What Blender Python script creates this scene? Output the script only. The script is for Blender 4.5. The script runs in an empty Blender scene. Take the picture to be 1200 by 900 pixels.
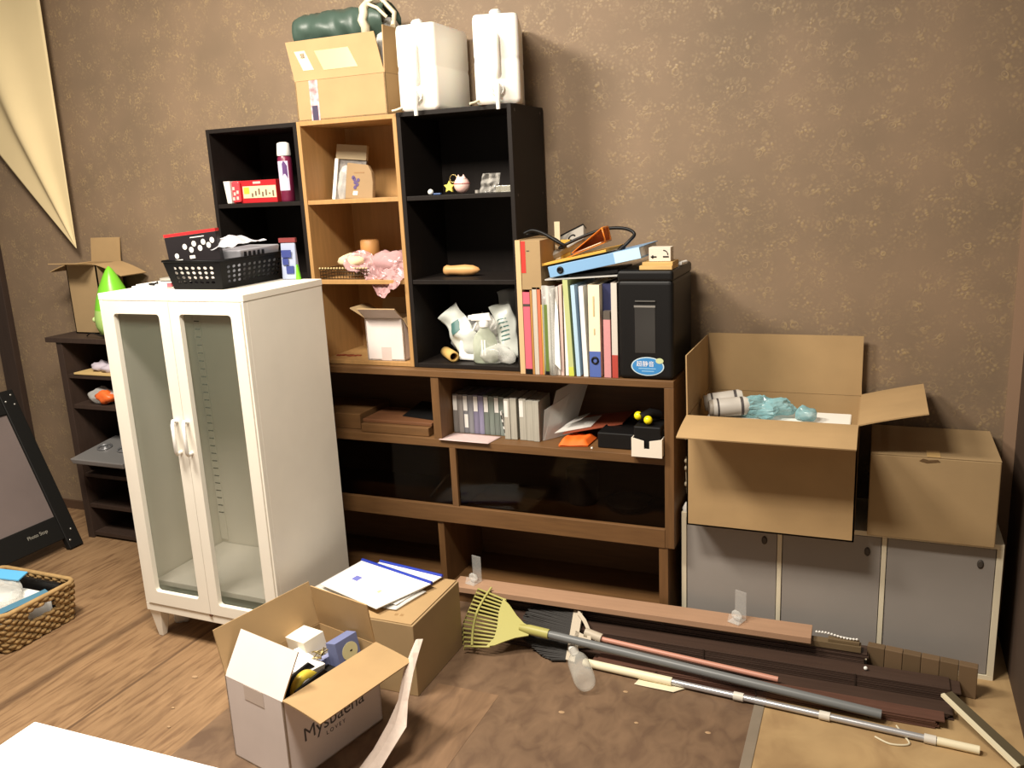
import bpy, bmesh, math, random
from mathutils import Vector, Matrix, Euler, noise
R = math.radians
rnd = random.Random(7)
scene = bpy.context.scene
COL = scene.collection

# ------------------------------------------------------------------ camera, light, exposure
cam_data = bpy.data.cameras.new('camera'); cam = bpy.data.objects.new('camera', cam_data); COL.objects.link(cam)
yaw, pitch, roll, FPX = -0.4055, 0.2306, -0.0485, 1012.56
fwd = Vector((math.sin(yaw)*math.cos(pitch), math.cos(yaw)*math.cos(pitch), -math.sin(pitch)))
rgt = Vector((math.cos(yaw), -math.sin(yaw), 0)); upv = rgt.cross(fwd)
r2 = math.cos(roll)*rgt + math.sin(roll)*upv; u2 = -math.sin(roll)*rgt + math.cos(roll)*upv
cam.matrix_world = Matrix(((r2.x, u2.x, -fwd.x, 1.5784), (r2.y, u2.y, -fwd.y, -2.9707), (r2.z, u2.z, -fwd.z, 1.5298), (0, 0, 0, 1)))
cam_data.sensor_fit = 'HORIZONTAL'; cam_data.sensor_width = 36; cam_data.lens = FPX/1200*36
cam_data.clip_start = .05
scene.camera = cam
w = bpy.data.worlds.new('room_ambient'); scene.world = w; w.use_nodes = True
w.node_tree.nodes['Background'].inputs[0].default_value = (1.0, .88, .74, 1)
w.node_tree.nodes['Background'].inputs[1].default_value = .18
def area(name, loc, target, size, power, color):
    l = bpy.data.lights.new(name, 'AREA'); l.shape = 'RECTANGLE'; l.size, l.size_y = size; l.energy = power; l.color = color
    o = bpy.data.objects.new(name, l); COL.objects.link(o); o.location = loc
    o.rotation_euler = (Vector(target)-Vector(loc)).to_track_quat('-Z', 'Y').to_euler()
    return o
area('ceiling_lamp_near_shelves', (-.55, -1.65, 2.80), (-.45, -1.3, 0), (.7, .35), 100, (1, .91, .79))
area('ceiling_lamp_over_floor', (.6, -1.95, 2.74), (.6, -1.6, 0), (.6, .3), 74, (1, .91, .79))
vs = scene.view_settings
vs.view_transform = 'Standard'; vs.look = 'None'; vs.exposure = 0.0; vs.gamma = 1; vs.use_curve_mapping = False

# ------------------------------------------------------------------ helpers
def lin(c):
    out = []
    for v in c[:3]:
        v /= 255.0
        out.append(v/12.92 if v <= .04045 else ((v+.055)/1.055)**2.4)
    return tuple(out)+(1.0,)
MC = {}
def mat(name, rgb, rough=.6, metal=0., var=0., vscale=12., bump=0., bscale=90., alpha=1., trans=0., stretch=(1, 1, 1), spec=.5, ior=1.45, sub=None):
    if name in MC: return MC[name]
    m = bpy.data.materials.new(name); m.use_nodes = True; nt = m.node_tree; b = nt.nodes['Principled BSDF']
    c = lin(rgb); b.inputs['Base Color'].default_value = c
    b.inputs['Roughness'].default_value = rough; b.inputs['Metallic'].default_value = metal
    b.inputs['Specular IOR Level'].default_value = spec; b.inputs['IOR'].default_value = ior
    b.inputs['Alpha'].default_value = alpha; b.inputs['Transmission Weight'].default_value = trans
    if sub: b.inputs['Subsurface Weight'].default_value = sub
    tc = None
    def coords(sc):
        mp = nt.nodes.new('ShaderNodeMapping'); mp.inputs['Scale'].default_value = sc
        nt.links.new(nt.nodes.new('ShaderNodeTexCoord').outputs['Object'], mp.inputs['Vector']); return mp
    if var:
        n = nt.nodes.new('ShaderNodeTexNoise'); n.inputs['Scale'].default_value = vscale; n.inputs['Detail'].default_value = 5
        nt.links.new(coords(stretch).outputs[0], n.inputs['Vector'])
        r = nt.nodes.new('ShaderNodeValToRGB'); r.color_ramp.elements[0].position = .3; r.color_ramp.elements[1].position = .72
        r.color_ramp.elements[0].color = tuple(x*(1-var) for x in c[:3])+(1,); r.color_ramp.elements[1].color = tuple(min(1, x*(1+var)) for x in c[:3])+(1,)
        nt.links.new(n.outputs['Fac'], r.inputs[0]); nt.links.new(r.outputs[0], b.inputs['Base Color'])
    if bump:
        n = nt.nodes.new('ShaderNodeTexNoise'); n.inputs['Scale'].default_value = bscale
        nt.links.new(coords(stretch).outputs[0], n.inputs['Vector'])
        bp = nt.nodes.new('ShaderNodeBump'); bp.inputs['Strength'].default_value = bump; bp.inputs['Distance'].default_value = .004
        nt.links.new(n.outputs['Fac'], bp.inputs['Height']); nt.links.new(bp.outputs[0], b.inputs['Normal'])
    MC[name] = m
    return m
def clearmat(name, rgb, gloss=.1, amount=.25, rough=.15):
    """thin clear plastic or glass: mostly see-through with a glossy / milky share"""
    if name in MC: return MC[name]
    m = bpy.data.materials.new(name); m.use_nodes = True; nt = m.node_tree; nt.nodes.clear()
    o = nt.nodes.new('ShaderNodeOutputMaterial'); t = nt.nodes.new('ShaderNodeBsdfTransparent'); p = nt.nodes.new('ShaderNodeBsdfPrincipled')
    p.inputs['Base Color'].default_value = lin(rgb); p.inputs['Roughness'].default_value = rough
    t.inputs[0].default_value = (1, 1, 1, 1)
    lw = nt.nodes.new('ShaderNodeLayerWeight'); lw.inputs[0].default_value = .35
    mr = nt.nodes.new('ShaderNodeMapRange'); mr.inputs['To Min'].default_value = amount; mr.inputs['To Max'].default_value = min(1, amount+gloss+.25)
    nt.links.new(lw.outputs['Facing'], mr.inputs['Value'])
    mx = nt.nodes.new('ShaderNodeMixShader'); nt.links.new(mr.outputs[0], mx.inputs[0]); nt.links.new(t.outputs[0], mx.inputs[1]); nt.links.new(p.outputs[0], mx.inputs[2])
    nt.links.new(mx.outputs[0], o.inputs[0]); MC[name] = m
    return m

class MB:
    def __init__(s): s.v = []; s.f = []; s.mi = []; s.sm = []; s.M = Matrix.Identity(4); s.k = 0
    def add(s, vs, fs, mi=None, smooth=False):
        n = len(s.v); s.v += [s.M @ Vector(v) for v in vs]
        for f in fs: s.f.append([n+i for i in f]); s.mi.append(s.k if mi is None else mi); s.sm.append(smooth)
        return s
    def box(s, x0, x1, y0, y1, z0, z1, mi=None):
        vs = [(x, y, z) for z in (z0, z1) for y in (y0, y1) for x in (x0, x1)]
        return s.add(vs, [(0, 2, 3, 1), (4, 5, 7, 6), (0, 1, 5, 4), (2, 6, 7, 3), (0, 4, 6, 2), (1, 3, 7, 5)], mi)
    def hexa(s, b, t, mi=None):
        return s.add(list(b)+list(t), [(3, 2, 1, 0), (4, 5, 6, 7), (0, 1, 5, 4), (1, 2, 6, 5), (2, 3, 7, 6), (3, 0, 4, 7)], mi)
    def slab(s, p, t, mi_a=0, mi_b=None):
        """slab from a planar loop p of points, thickness t along its normal; front face mi_a, rest mi_b"""
        p = [Vector(q) for q in p]; n = (p[1]-p[0]).cross(p[-1]-p[0]).normalized()*t
        if mi_b is None: mi_b = mi_a
        k = len(p); vs = p+[q-n for q in p]; o = len(s.v)
        s.v += [s.M @ q for q in vs]
        s.f.append([o+i for i in range(k)]); s.mi.append(mi_a); s.sm.append(False)
        s.f.append([o+k+i for i in reversed(range(k))]); s.mi.append(mi_b); s.sm.append(False)
        for i in range(k):
            j = (i+1) % k; s.f.append([o+i, o+k+i, o+k+j, o+j]); s.mi.append(mi_b); s.sm.append(False)
        return s
    def tube(s, pts, r, n=8, mi=None, closed=False):
        pts = [Vector(p) for p in pts]; rs = r if isinstance(r, (list, tuple)) else [r]*len(pts); rings = []; N = len(pts)
        prev = None
        for i, p in enumerate(pts):
            if closed: d = pts[(i+1) % N]-pts[i-1]
            else: d = pts[min(i+1, N-1)]-pts[max(i-1, 0)]
            d.normalize()
            if prev is None:
                a = d.orthogonal().normalized()
            else:
                a = (prev-d*prev.dot(d)).normalized()
            prev = a; b = d.cross(a)
            rings.append([p+(a*math.cos(2*math.pi*k/n)+b*math.sin(2*math.pi*k/n))*rs[i] for k in range(n)])
        vs = [v for rg in rings for v in rg]; fs = []
        for i in range(N if closed else N-1):
            j = (i+1) % N
            for k in range(n): fs.append((i*n+k, i*n+(k+1) % n, j*n+(k+1) % n, j*n+k))
        s.add(vs, fs, mi, True)
        if not closed: s.add(rings[0], [tuple(reversed(range(n)))], mi); s.add(rings[-1], [tuple(range(n))], mi)
        return s
    def lathe(s, prof, n=20, c=(0, 0, 0), mi=None, sx=1., sy=1., smooth=True, cap=True):
        vs = []; fs = []
        for r_, z in prof:
            for k in range(n): vs.append((c[0]+r_*sx*math.cos(2*math.pi*k/n), c[1]+r_*sy*math.sin(2*math.pi*k/n), c[2]+z))
        for i in range(len(prof)-1):
            for k in range(n): fs.append((i*n+k, i*n+(k+1) % n, (i+1)*n+(k+1) % n, (i+1)*n+k))
        s.add(vs, fs, mi, smooth)
        if cap: s.add(vs[:n], [tuple(reversed(range(n)))], mi); s.add(vs[-n:], [tuple(range(n))], mi)
        return s
    def prism(s, poly, a, b, axis='y', mi=None):
        """polygon extruded between a and b along an axis"""
        def P(q, t): return (q[0], t, q[1]) if axis == 'y' else ((q[0], q[1], t) if axis == 'z' else (t, q[0], q[1]))
        k = len(poly); vs = [P(q, a) for q in poly]+[P(q, b) for q in poly]
        fs = [tuple(range(k)), tuple(reversed(range(k, 2*k)))]+[(i, i+k, (i+1) % k+k, (i+1) % k) for i in range(k)]
        return s.add(vs, fs, mi)
    def grid(s, fn, nu, nv, mi=None, smooth=True):
        vs = [fn(i/nu, j/nv) for j in range(nv+1) for i in range(nu+1)]
        fs = [(j*(nu+1)+i, j*(nu+1)+i+1, (j+1)*(nu+1)+i+1, (j+1)*(nu+1)+i) for j in range(nv) for i in range(nu)]
        return s.add(vs, fs, mi, smooth)
    def blob(s, c, r, amp=.0, freq=20., n=14, mi=None, seed=0., smooth=True, flat=None):
        """closed lumpy ball; amp>0 crumples it"""
        vs = [(c[0], c[1], c[2]-r[2])]; m = n*2
        for i in range(1, n):
            t = math.pi*i/n
            for k in range(m):
                a = 2*math.pi*k/m; vs.append((c[0]+r[0]*math.sin(t)*math.cos(a), c[1]+r[1]*math.sin(t)*math.sin(a), c[2]-r[2]*math.cos(t)))
        vs.append((c[0], c[1], c[2]+r[2]))
        if amp:
            o = []
            for v in vs:
                q = Vector(v); d = (q-Vector(c)); h = noise.noise(q*freq+Vector((seed, seed*2, 0)))+.6*abs(noise.noise(q*freq*2.3+Vector((0, seed, 0))))-.2
                o.append(q+d.normalized()*h*amp)
            vs = o
        if flat is not None: vs = [(v[0], v[1], max(v[2], flat)) for v in vs]
        fs = [(0, 1+(k+1) % m, 1+k) for k in range(m)]
        for i in range(n-2):
            for k in range(m): a = 1+i*m+k; b = 1+i*m+(k+1) % m; fs.append((a, b, b+m, a+m))
        L = len(vs)-1; fs += [(L, 1+(n-2)*m+k, 1+(n-2)*m+(k+1) % m) for k in range(m)]
        return s.add(vs, fs, mi, smooth)
    def build(s, name, mats, parent=None, bevel=0, seg=2, solid=0, sub=0, recalc=True):
        me = bpy.data.meshes.new(name); me.from_pydata([tuple(v) for v in s.v], [], s.f)
        if not isinstance(mats, (list, tuple)): mats = [mats]
        for m in mats: me.materials.append(m)
        for p, a, b in zip(me.polygons, s.mi, s.sm): p.material_index = min(a, len(mats)-1); p.use_smooth = b
        if recalc:
            bm = bmesh.new(); bm.from_mesh(me); bmesh.ops.recalc_face_normals(bm, faces=bm.faces); bm.to_mesh(me); bm.free()
        o = bpy.data.objects.new(name, me); COL.objects.link(o)
        if parent: o.parent = parent
        if sub: md = o.modifiers.new('sub', 'SUBSURF'); md.levels = md.render_levels = sub
        if solid: md = o.modifiers.new('solid', 'SOLIDIFY'); md.thickness = solid; md.offset = 0
        if bevel: md = o.modifiers.new('bevel', 'BEVEL'); md.width = bevel; md.segments = seg; md.limit_method = 'ANGLE'; md.angle_limit = R(35)
        return o
def box(*a): return MB().box(*a)
def tag(o, label, cat, group=None):
    o['label'] = label; o['category'] = cat
    if group: o['group'] = group
    return o
def thing(name, label, cat, loc=(0, 0, 0), rot=(0, 0, 0), group=None):
    o = bpy.data.objects.new(name, None); COL.objects.link(o); o.empty_display_size = .05
    o.location = loc; o.rotation_euler = rot
    return tag(o, label, cat, group)
def put(o, loc=(0, 0, 0), rot=(0, 0, 0)): o.location = loc; o.rotation_euler = rot; return o
def struct(o): o['kind'] = 'structure'; return o
def text(name, body, size, m, parent, loc, rot, ext=.0003, align='CENTER', xs=1.0):
    cu = bpy.data.curves.new(name, 'FONT'); cu.body = body; cu.size = size; cu.extrude = ext; cu.align_x = align; cu.align_y = 'CENTER'
    t = bpy.data.objects.new(name, cu); COL.objects.link(t)
    dg = bpy.context.evaluated_depsgraph_get(); dg.update(); me = bpy.data.meshes.new_from_object(t.evaluated_get(dg))
    COL.objects.unlink(t); bpy.data.objects.remove(t)
    o = bpy.data.objects.new(name, me); COL.objects.link(o); me.materials.clear(); me.materials.append(m)
    o.parent = parent; o.location = loc; o.rotation_euler = rot; o.scale = (xs, 1, 1)
    return o

# ------------------------------------------------------------------ materials
M_card = mat('cardboard', (172, 142, 100), .8, var=.06, vscale=9, bump=.06, bscale=60)
M_card2 = mat('cardboard_dull', (162, 136, 98), .85, var=.06, vscale=7, bump=.06, bscale=60)
M_cardw = mat('white_printed_cardboard', (226, 214, 208), .7, var=.03)
M_white = mat('white_enamel', (236, 230, 216), .35, var=.02)
M_whitep = mat('white_plastic', (240, 238, 232), .4)
M_cream = mat('cream_plastic', (232, 222, 190), .45)
M_black = mat('black_brown_laminate', (29, 24, 21), .55, spec=.25, var=.1, stretch=(6, 6, .6))
M_blackp = mat('black_plastic', (19, 18, 18), .45, spec=.35)
M_oak = mat('oak_laminate', (174, 134, 84), .5, var=.1, vscale=9, stretch=(8, 8, .6))
M_walnut = mat('walnut_veneer', (108, 77, 46), .5, var=.16, vscale=10, stretch=(.7, 6, 8))
M_walnutv = mat('walnut_veneer_upright', (108, 77, 46), .5, var=.16, vscale=10, stretch=(8, 6, .7))
M_dark = mat('dark_brown_wood', (58, 44, 36), .55, var=.12, vscale=9, stretch=(8, 8, .8))
M_paper = mat('white_paper', (240, 238, 232), .8)
M_bluep = mat('blue_plastic', (40, 62, 170), .35)
M_steel = mat('grey_metal', (150, 150, 152), .35, metal=.7)
M_clear = clearmat('clear_plastic', (225, 225, 220), .2, .12)
M_milky = clearmat('milky_plastic', (232, 230, 224), .3, .5, .3)
M_bag = clearmat('thin_plastic_bag', (236, 236, 230), .3, .26, .2)

# wallpaper: brown with scattered pale flower sprigs
def wallpaper():
    m = bpy.data.materials.new('flowered_brown_wallpaper'); m.use_nodes = True; nt = m.node_tree; b = nt.nodes['Principled BSDF']; L = nt.links.new
    tc = nt.nodes.new('ShaderNodeTexCoord')
    def noise_(scale, det=4, off=(0, 0, 0)):
        mp = nt.nodes.new('ShaderNodeMapping'); mp.inputs['Location'].default_value = off; L(tc.outputs['Object'], mp.inputs[0])
        n = nt.nodes.new('ShaderNodeTexNoise'); n.inputs['Scale'].default_value = scale; n.inputs['Detail'].default_value = det; L(mp.outputs[0], n.inputs['Vector']); return n
    def math_(op, a, bb=None, v=None):
        n = nt.nodes.new('ShaderNodeMath'); n.operation = op; L(a, n.inputs[0])
        if bb is not None: L(bb, n.inputs[1])
        if v is not None: n.inputs[1].default_value = v
        return n.outputs[0]
    def mapr(x, a, c_):
        n = nt.nodes.new('ShaderNodeMapRange'); n.inputs['From Min'].default_value = a; n.inputs['From Max'].default_value = c_; L(x, n.inputs['Value']); return n.outputs[0]
    # warped coordinates
    wn = noise_(7, 2); vm = nt.nodes.new('ShaderNodeVectorMath'); vm.operation = 'SCALE'; vm.inputs['Scale'].default_value = .05; L(wn.outputs['Color'], vm.inputs[0])
    ad = nt.nodes.new('ShaderNodeVectorMath'); L(tc.outputs['Object'], ad.inputs[0]); L(vm.outputs[0], ad.inputs[1])
    def vor(scale, feat='F1'):
        v = nt.nodes.new('ShaderNodeTexVoronoi'); v.feature = feat; v.inputs['Scale'].default_value = scale; L(ad.outputs[0], v.inputs['Vector']); return v.outputs['Distance']
    cluster = mapr(vor(16), .70, .22)                 # sprig areas about 10 cm apart
    petals = mapr(vor(85), .55, .2)
    ring = math_('SUBTRACT', vor(30), v=.3); ring = mapr(math_('ABSOLUTE', ring), .075, .01)
    flower = math_('MAXIMUM', math_('MULTIPLY', petals, cluster), math_('MULTIPLY', ring, cluster))
    flower = math_('MULTIPLY', flower, mapr(noise_(26, 3, (3, 1, 2)).outputs['Fac'], .34, .62))
    base = nt.nodes.new('ShaderNodeMix'); base.data_type = 'RGBA'
    base.inputs[6].default_value = lin((127, 108, 87)); base.inputs[7].default_value = lin((140, 118, 95))
    L(mapr(noise_(3.2, 6).outputs['Fac'], .35, .65), base.inputs[0])
    mx = nt.nodes.new('ShaderNodeMix'); mx.data_type = 'RGBA'; mx.inputs[7].default_value = lin((188, 162, 116))
    L(base.outputs[2], mx.inputs[6]); L(math_('MULTIPLY', flower, v=.5), mx.inputs[0]); L(mx.outputs[2], b.inputs['Base Color'])
    rr = nt.nodes.new('ShaderNodeMapRange'); rr.inputs['To Min'].default_value = .62; rr.inputs['To Max'].default_value = .38; L(flower, rr.inputs['Value']); L(rr.outputs[0], b.inputs['Roughness'])
    b.inputs['Specular IOR Level'].default_value = .35
    bp = nt.nodes.new('ShaderNodeBump'); bp.inputs['Strength'].default_value = .25; bp.inputs['Distance'].default_value = .003; L(flower, bp.inputs['Height']); L(bp.outputs[0], b.inputs['Normal'])
    return m
def boards(name, c0, c1, streak, grain=(9, 1.1, 1), seams=None, scale=5., rough=.55):
    """printed plywood floor: long grain along the room's depth, optional seams"""
    m = bpy.data.materials.new(name); m.use_nodes = True; nt = m.node_tree; b = nt.nodes['Principled BSDF']; L = nt.links.new
    tc = nt.nodes.new('ShaderNodeTexCoord'); mp = nt.nodes.new('ShaderNodeMapping'); mp.inputs['Scale'].default_value = grain; L(tc.outputs['Object'], mp.inputs[0])
    n1 = nt.nodes.new('ShaderNodeTexNoise'); n1.inputs['Scale'].default_value = scale; n1.inputs['Detail'].default_value = 8; n1.inputs['Distortion'].default_value = .9; L(mp.outputs[0], n1.inputs['Vector'])
    n2 = nt.nodes.new('ShaderNodeTexNoise'); n2.inputs['Scale'].default_value = 3.; n2.inputs['Detail'].default_value = 5; L(tc.outputs['Object'], n2.inputs['Vector'])
    r = nt.nodes.new('ShaderNodeValToRGB'); e = r.color_ramp.elements
    e[0].position = .33; e[0].color = lin(streak); e[1].position = .72; e[1].color = lin(c1); k = e.new(.5); k.color = lin(c0)
    L(n1.outputs['Fac'], r.inputs[0])
    mx = nt.nodes.new('ShaderNodeMix'); mx.data_type = 'RGBA'; mx.blend_type = 'MULTIPLY'; mx.inputs[0].default_value = .55
    r2_ = nt.nodes.new('ShaderNodeValToRGB'); r2_.color_ramp.elements[0].position = .3; r2_.color_ramp.elements[0].color = (.55, .52, .5, 1); r2_.color_ramp.elements[1].position = .65; r2_.color_ramp.elements[1].color = (1, 1, 1, 1)
    L(n2.outputs['Fac'], r2_.inputs[0]); L(r.outputs[0], mx.inputs[6]); L(r2_.outputs[0], mx.inputs[7])
    out = mx.outputs[2]
    if seams:
        sp = nt.nodes.new('ShaderNodeSeparateXYZ'); L(tc.outputs['Object'], sp.inputs[0])
        for x, wd, dk in seams:
            a = nt.nodes.new('ShaderNodeMath'); a.operation = 'SUBTRACT'; L(sp.outputs[0], a.inputs[0]); a.inputs[1].default_value = x
            ab = nt.nodes.new('ShaderNodeMath'); ab.operation = 'ABSOLUTE'; L(a.outputs[0], ab.inputs[0])
            mr = nt.nodes.new('ShaderNodeMapRange'); mr.inputs['From Min'].default_value = wd; mr.inputs['From Max'].default_value = wd*.4; mr.inputs['To Max'].default_value = dk; L(ab.outputs[0], mr.inputs['Value'])
            m2 = nt.nodes.new('ShaderNodeMix'); m2.data_type = 'RGBA'; m2.inputs[7].default_value = lin((70, 48, 32)); L(mr.outputs[0], m2.inputs[0]); L(out, m2.inputs[6]); out = m2.outputs[2]
    L(out, b.inputs['Base Color']); b.inputs['Roughness'].default_value = rough
    return m

# ------------------------------------------------------------------ the room
M_wall = wallpaper()
struct(box(-3.4, 2.12, 0, .08, 0, 2.9).build('wall_back', M_wall))
struct(box(2.0, 2.08, -1.0, -.0005, 0, 2.9).build('wall_right', mat('shaded_wall', (70, 54, 42), .7, var=.1)))  # wall stands in shadow; that shade is put into its dark colour
FL = boards('brown_plywood_floor', (146, 115, 82), (160, 128, 93), (118, 89, 62), seams=((-.9, .03, .55), (-.59, .008, .7)))
struct(box(-3.4, 2.6, -3.8, .08, -.1, 0).build('floor', FL))
FD = boards('worn_dark_floor', (116, 92, 70), (128, 102, 78), (102, 79, 60), grain=(2, 1.3, 1), scale=9)
f2 = struct(MB().box(-.195, 1.305, -2.4, -.02, .0002, .0012).build('floor_dark_sheet', FD)); f2.name = 'floor_2'
FP = boards('worn_floor_panel', (130, 102, 76), (144, 114, 86), (112, 87, 65), grain=(5, 1.2, 1), scale=5)
struct(MB().box(.36, .57, -1.5, -.84, .0014, .002).build('floor_3', FP))
FT = boards('tan_board_floor', (178, 148, 104), (190, 160, 114), (160, 130, 90), grain=(1.6, 1.6, 1), scale=4, rough=.7)
struct(MB().box(1.33, 2.6, -2.4, -.005, .0002, .0014).build('floor_4', FT))
struct(MB().box(1.303, 1.332, -2.4, -.02, .0014, .004).build('trim_1', mat('grey_floor_strip', (128, 116, 100), .5, var=.08), bevel=.001))
struct(MB().box(-3.4, 2.0, -.012, -.0005, .0, .045).build('baseboard_back', mat('brown_baseboard', (84, 62, 46), .6)))
struct(MB().box(-2.475, -2.375, -.035, -.0005, .0, 2.9).build('trim_2', M_dark, bevel=.003))
struct(MB().box(1.965, 1.9995, -.006, -.0005, .05, 2.9).build('trim_3', mat('wall_edge_strip', (150, 122, 98), .7)))
# small paint flecks on the floor
fl = MB(); 
for x, y in ((.93, -.70), (1.0, -.84), (-.42, -1.06), (-.36, -1.22), (.78, -.86), (1.2, -.82), (-.3, -1.3)):
    fl.lathe([(.004+rnd.random()*.006, 0), (.003, .0015)], 7, (x, y, .0022), sx=1.4, smooth=False)
struct(fl.build('floor_flecks', mat('fleck', (166, 136, 102), .8))).name = 'floor_5'

# curtain hanging as a gathered triangle on the back wall
ct = MB()
def curtain(u, v):
    # u: 0 right edge .. 1 left edge, v: 0 top .. 1 tip
    zr = 2.85*(1-v)+1.325*v
    top = Vector((-1.775, -.05, 2.85)); tip = Vector((-1.80, -.05, 1.325))
    right = top.lerp(tip, v)
    left = Vector((-3.05, -.05, 2.85)).lerp(tip, v) + Vector((0, 0, 0))
    p = right.lerp(left, u)
    wd = abs(left.x-right.x)
    fold = math.exp(-((u-.42)/.13)**2)*.055
    p.y -= .012+fold*min(1, wd*2.2)
    p.z += -.05*math.sin(math.pi*v)*u
    return p
ct.grid(curtain, 40, 30)
tag(ct.build('curtain', mat('cream_cloth', (226, 206, 160), .85, var=.03, vscale=5), solid=.003), 'cream cloth curtain gathered to a point at the top left of the wall', 'curtain')

# ------------------------------------------------------------------ bookcases
def colour_box(name, label, m, x, wd, h, z, back=None, depth=.29, shelves=(.298, .586), th=.015):
    t = thing(name, label, 'bookcase', (x, -.302, z), group=None)
    box(0, th, 0, depth, 0, h).build('side_panel', m, t, bevel=.0012); box(wd-th, wd, 0, depth, 0, h).build('side_panel', m, t, bevel=.0012)
    box(th, wd-th, .001, depth, h-th, h).build('top_panel', m, t, bevel=.001); box(th, wd-th, .001, depth, 0, th).build('bottom_panel', m, t, bevel=.001)
    for s_ in shelves: box(th, wd-th, .004, depth-.006, s_, s_+th).build('shelf', m, t, bevel=.001)
    box(th, wd-th, depth-.005, depth, th, h-th).build('back_panel', back or m, t)
    return t
HZ = .8935
cbR = colour_box('bookcase', 'tall black bookcase right of the oak one, two white water tanks on top', M_black, .0545, .4205, .879, HZ)
sd = MB()
for z in (.02, .30, .59, .86):
    for y in (.03, .26): sd.lathe([(.004, 0), (.003, .0012)], 10, (0, 0, 0)) if False else sd.box(.4205, .4212, y-.004, y+.004, z-.004, z+.004)
sd.build('screw_cover', mat('screw_cover', (64, 58, 52), .5), cbR)
cbO = colour_box('bookcase', 'light oak bookcase standing between two black ones', M_oak, -.3545, .4075, .876, HZ)
cbL = colour_box('bookcase', 'black bookcase at the left end, behind the white glass cabinet', M_black, -.7655, .4095, .876, HZ)

dz = thing('low_bookcase', 'long low brown wooden bookcase carrying the three upright bookcases', 'bookcase', (-.797, -.342, 0))
W_ = 1.80; dp = .335
box(0, W_, 0, dp, .869, .892).build('top_board', M_walnut, dz, bevel=.0015)
box(W_-.031, W_, .001, dp, .323, .869).build('side_panel', M_walnutv, dz, bevel=.0015); box(0, .031, .001, dp, .323, .869).build('side_panel', M_walnutv, dz, bevel=.0015)
box(W_-.053, W_-.022, .004, dp, 0, .323).build('side_panel', M_walnutv, dz, bevel=.0015); box(.022, .053, .004, dp, 0, .323).build('side_panel', M_walnutv, dz, bevel=.0015)
box(.031, W_-.031, .004, dp-.008, .610, .640).build('shelf', M_walnut, dz, bevel=.0015)
box(.031, W_-.031, .03, dp-.008, .352, .372).build('shelf', M_walnut, dz, bevel=.001)
box(.031, W_-.031, .0, .03, .323, .388).build('front_rail', M_walnut, dz, bevel=.0015)
box(.053, W_-.053, .006, dp-.008, .045, .065).build('bottom_shelf', M_walnut, dz, bevel=.001)
box(.053, W_-.053, .02, .035, 0, .045).build('kick_board', M_walnut, dz)
box(.931, .962, .004, dp-.008, .640, .869).build('divider', M_walnutv, dz, bevel=.001)
box(.988, 1.012, .004, dp-.008, .372, .610).build('divider', M_walnutv, dz, bevel=.001)
box(.918, .943, .008, dp-.008, .065, .352).build('divider', M_walnutv, dz, bevel=.001)
box(.031, W_-.031, dp-.008, dp, .045, .869).build('back_panel', mat('walnut_back', (108, 78, 50), .6, var=.12, stretch=(.7, 6, 8)), dz)

def smoked():
    m = bpy.data.materials.new('smoked_glass'); m.use_nodes = True; nt = m.node_tree; nt.nodes.clear(); L = nt.links.new
    o = nt.nodes.new('ShaderNodeOutputMaterial'); t = nt.nodes.new('ShaderNodeBsdfTransparent'); g = nt.nodes.new('ShaderNodeBsdfGlossy'); f = nt.nodes.new('ShaderNodeFresnel'); mx = nt.nodes.new('ShaderNodeMixShader')
    t.inputs[0].default_value = (.62, .57, .52, 1); g.inputs['Roughness'].default_value = .06; f.inputs[0].default_value = 1.22
    L(f.outputs[0], mx.inputs[0]); L(t.outputs[0], mx.inputs[1]); L(g.outputs[0], mx.inputs[2]); L(mx.outputs[0], o.inputs[0]); return m
SG = smoked()
box(.033, .986, .014, .018, .390, .609).build('glass_door', SG, dz); box(1.014, W_-.033, .014, .018, .390, .609).build('glass_door', SG, dz)

# low cabinet with grey panels
lc = thing('low_cabinet', 'low white-framed cabinet with three grey panels under the cardboard boxes', 'cabinet', (1.018, -.30, 0))
fm = mat('white_laminate_edge', (222, 212, 186), .5); gm = mat('grey_panel', (148, 142, 136), .55, var=.05, vscale=4)
Wc = .936
for a, b in ((0, .016), (.306, .320), (.611, .625), (Wc-.018, Wc)): box(a, b, .0, .285, .016, .424).build('upright', fm, lc, bevel=.001)
box(0, Wc, 0, .285, .424, .44).build('top_panel', fm, lc, bevel=.001); box(0, Wc, 0, .285, 0, .016).build('bottom_panel', fm, lc, bevel=.001)
box(.016, Wc-.018, .277, .285, .016, .424).build('back_panel', fm, lc)
hm = mat('dark_notch', (72, 66, 60), .6)
for a, b in ((.016, .306), (.320, .611), (.625, Wc-.018)):
    dr = box(a+.002, b-.002, .003, .018, .018, .422).build('door', gm, lc, bevel=.001)
    k = MB(); k.M = Matrix.Translation((b-.04, .003, .372)) @ Matrix.Rotation(R(90), 4, 'X'); k.lathe([(.011, 0), (.011, .002), (.007, .004)], 14, sx=.8, sy=1.3); k.build('finger_hole', hm, dr)

# dark shelf unit at the left
ds = thing('shelf_unit', 'narrow dark brown shelf unit against the wall left of the white cabinet', 'shelf', (-1.775, -.272, 0))
box(-.055, .62, -.008, .262, .928, .95).build('top_board', M_dark, ds, bevel=.002)
box(0, .035, 0, .255, 0, .928).build('side_panel', M_dark, ds, bevel=.0015); box(.53, .565, 0, .255, 0, .928).build('side_panel', M_dark, ds, bevel=.0015)
for z in (.765, .625, .385, .30, .15, .012): box(.035, .53, .008, .25, z, z+.018).build('shelf', M_dark, ds, bevel=.001)
box(.035, .53, .25, .258, 0, .928).build('back_panel', M_dark, ds)

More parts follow.
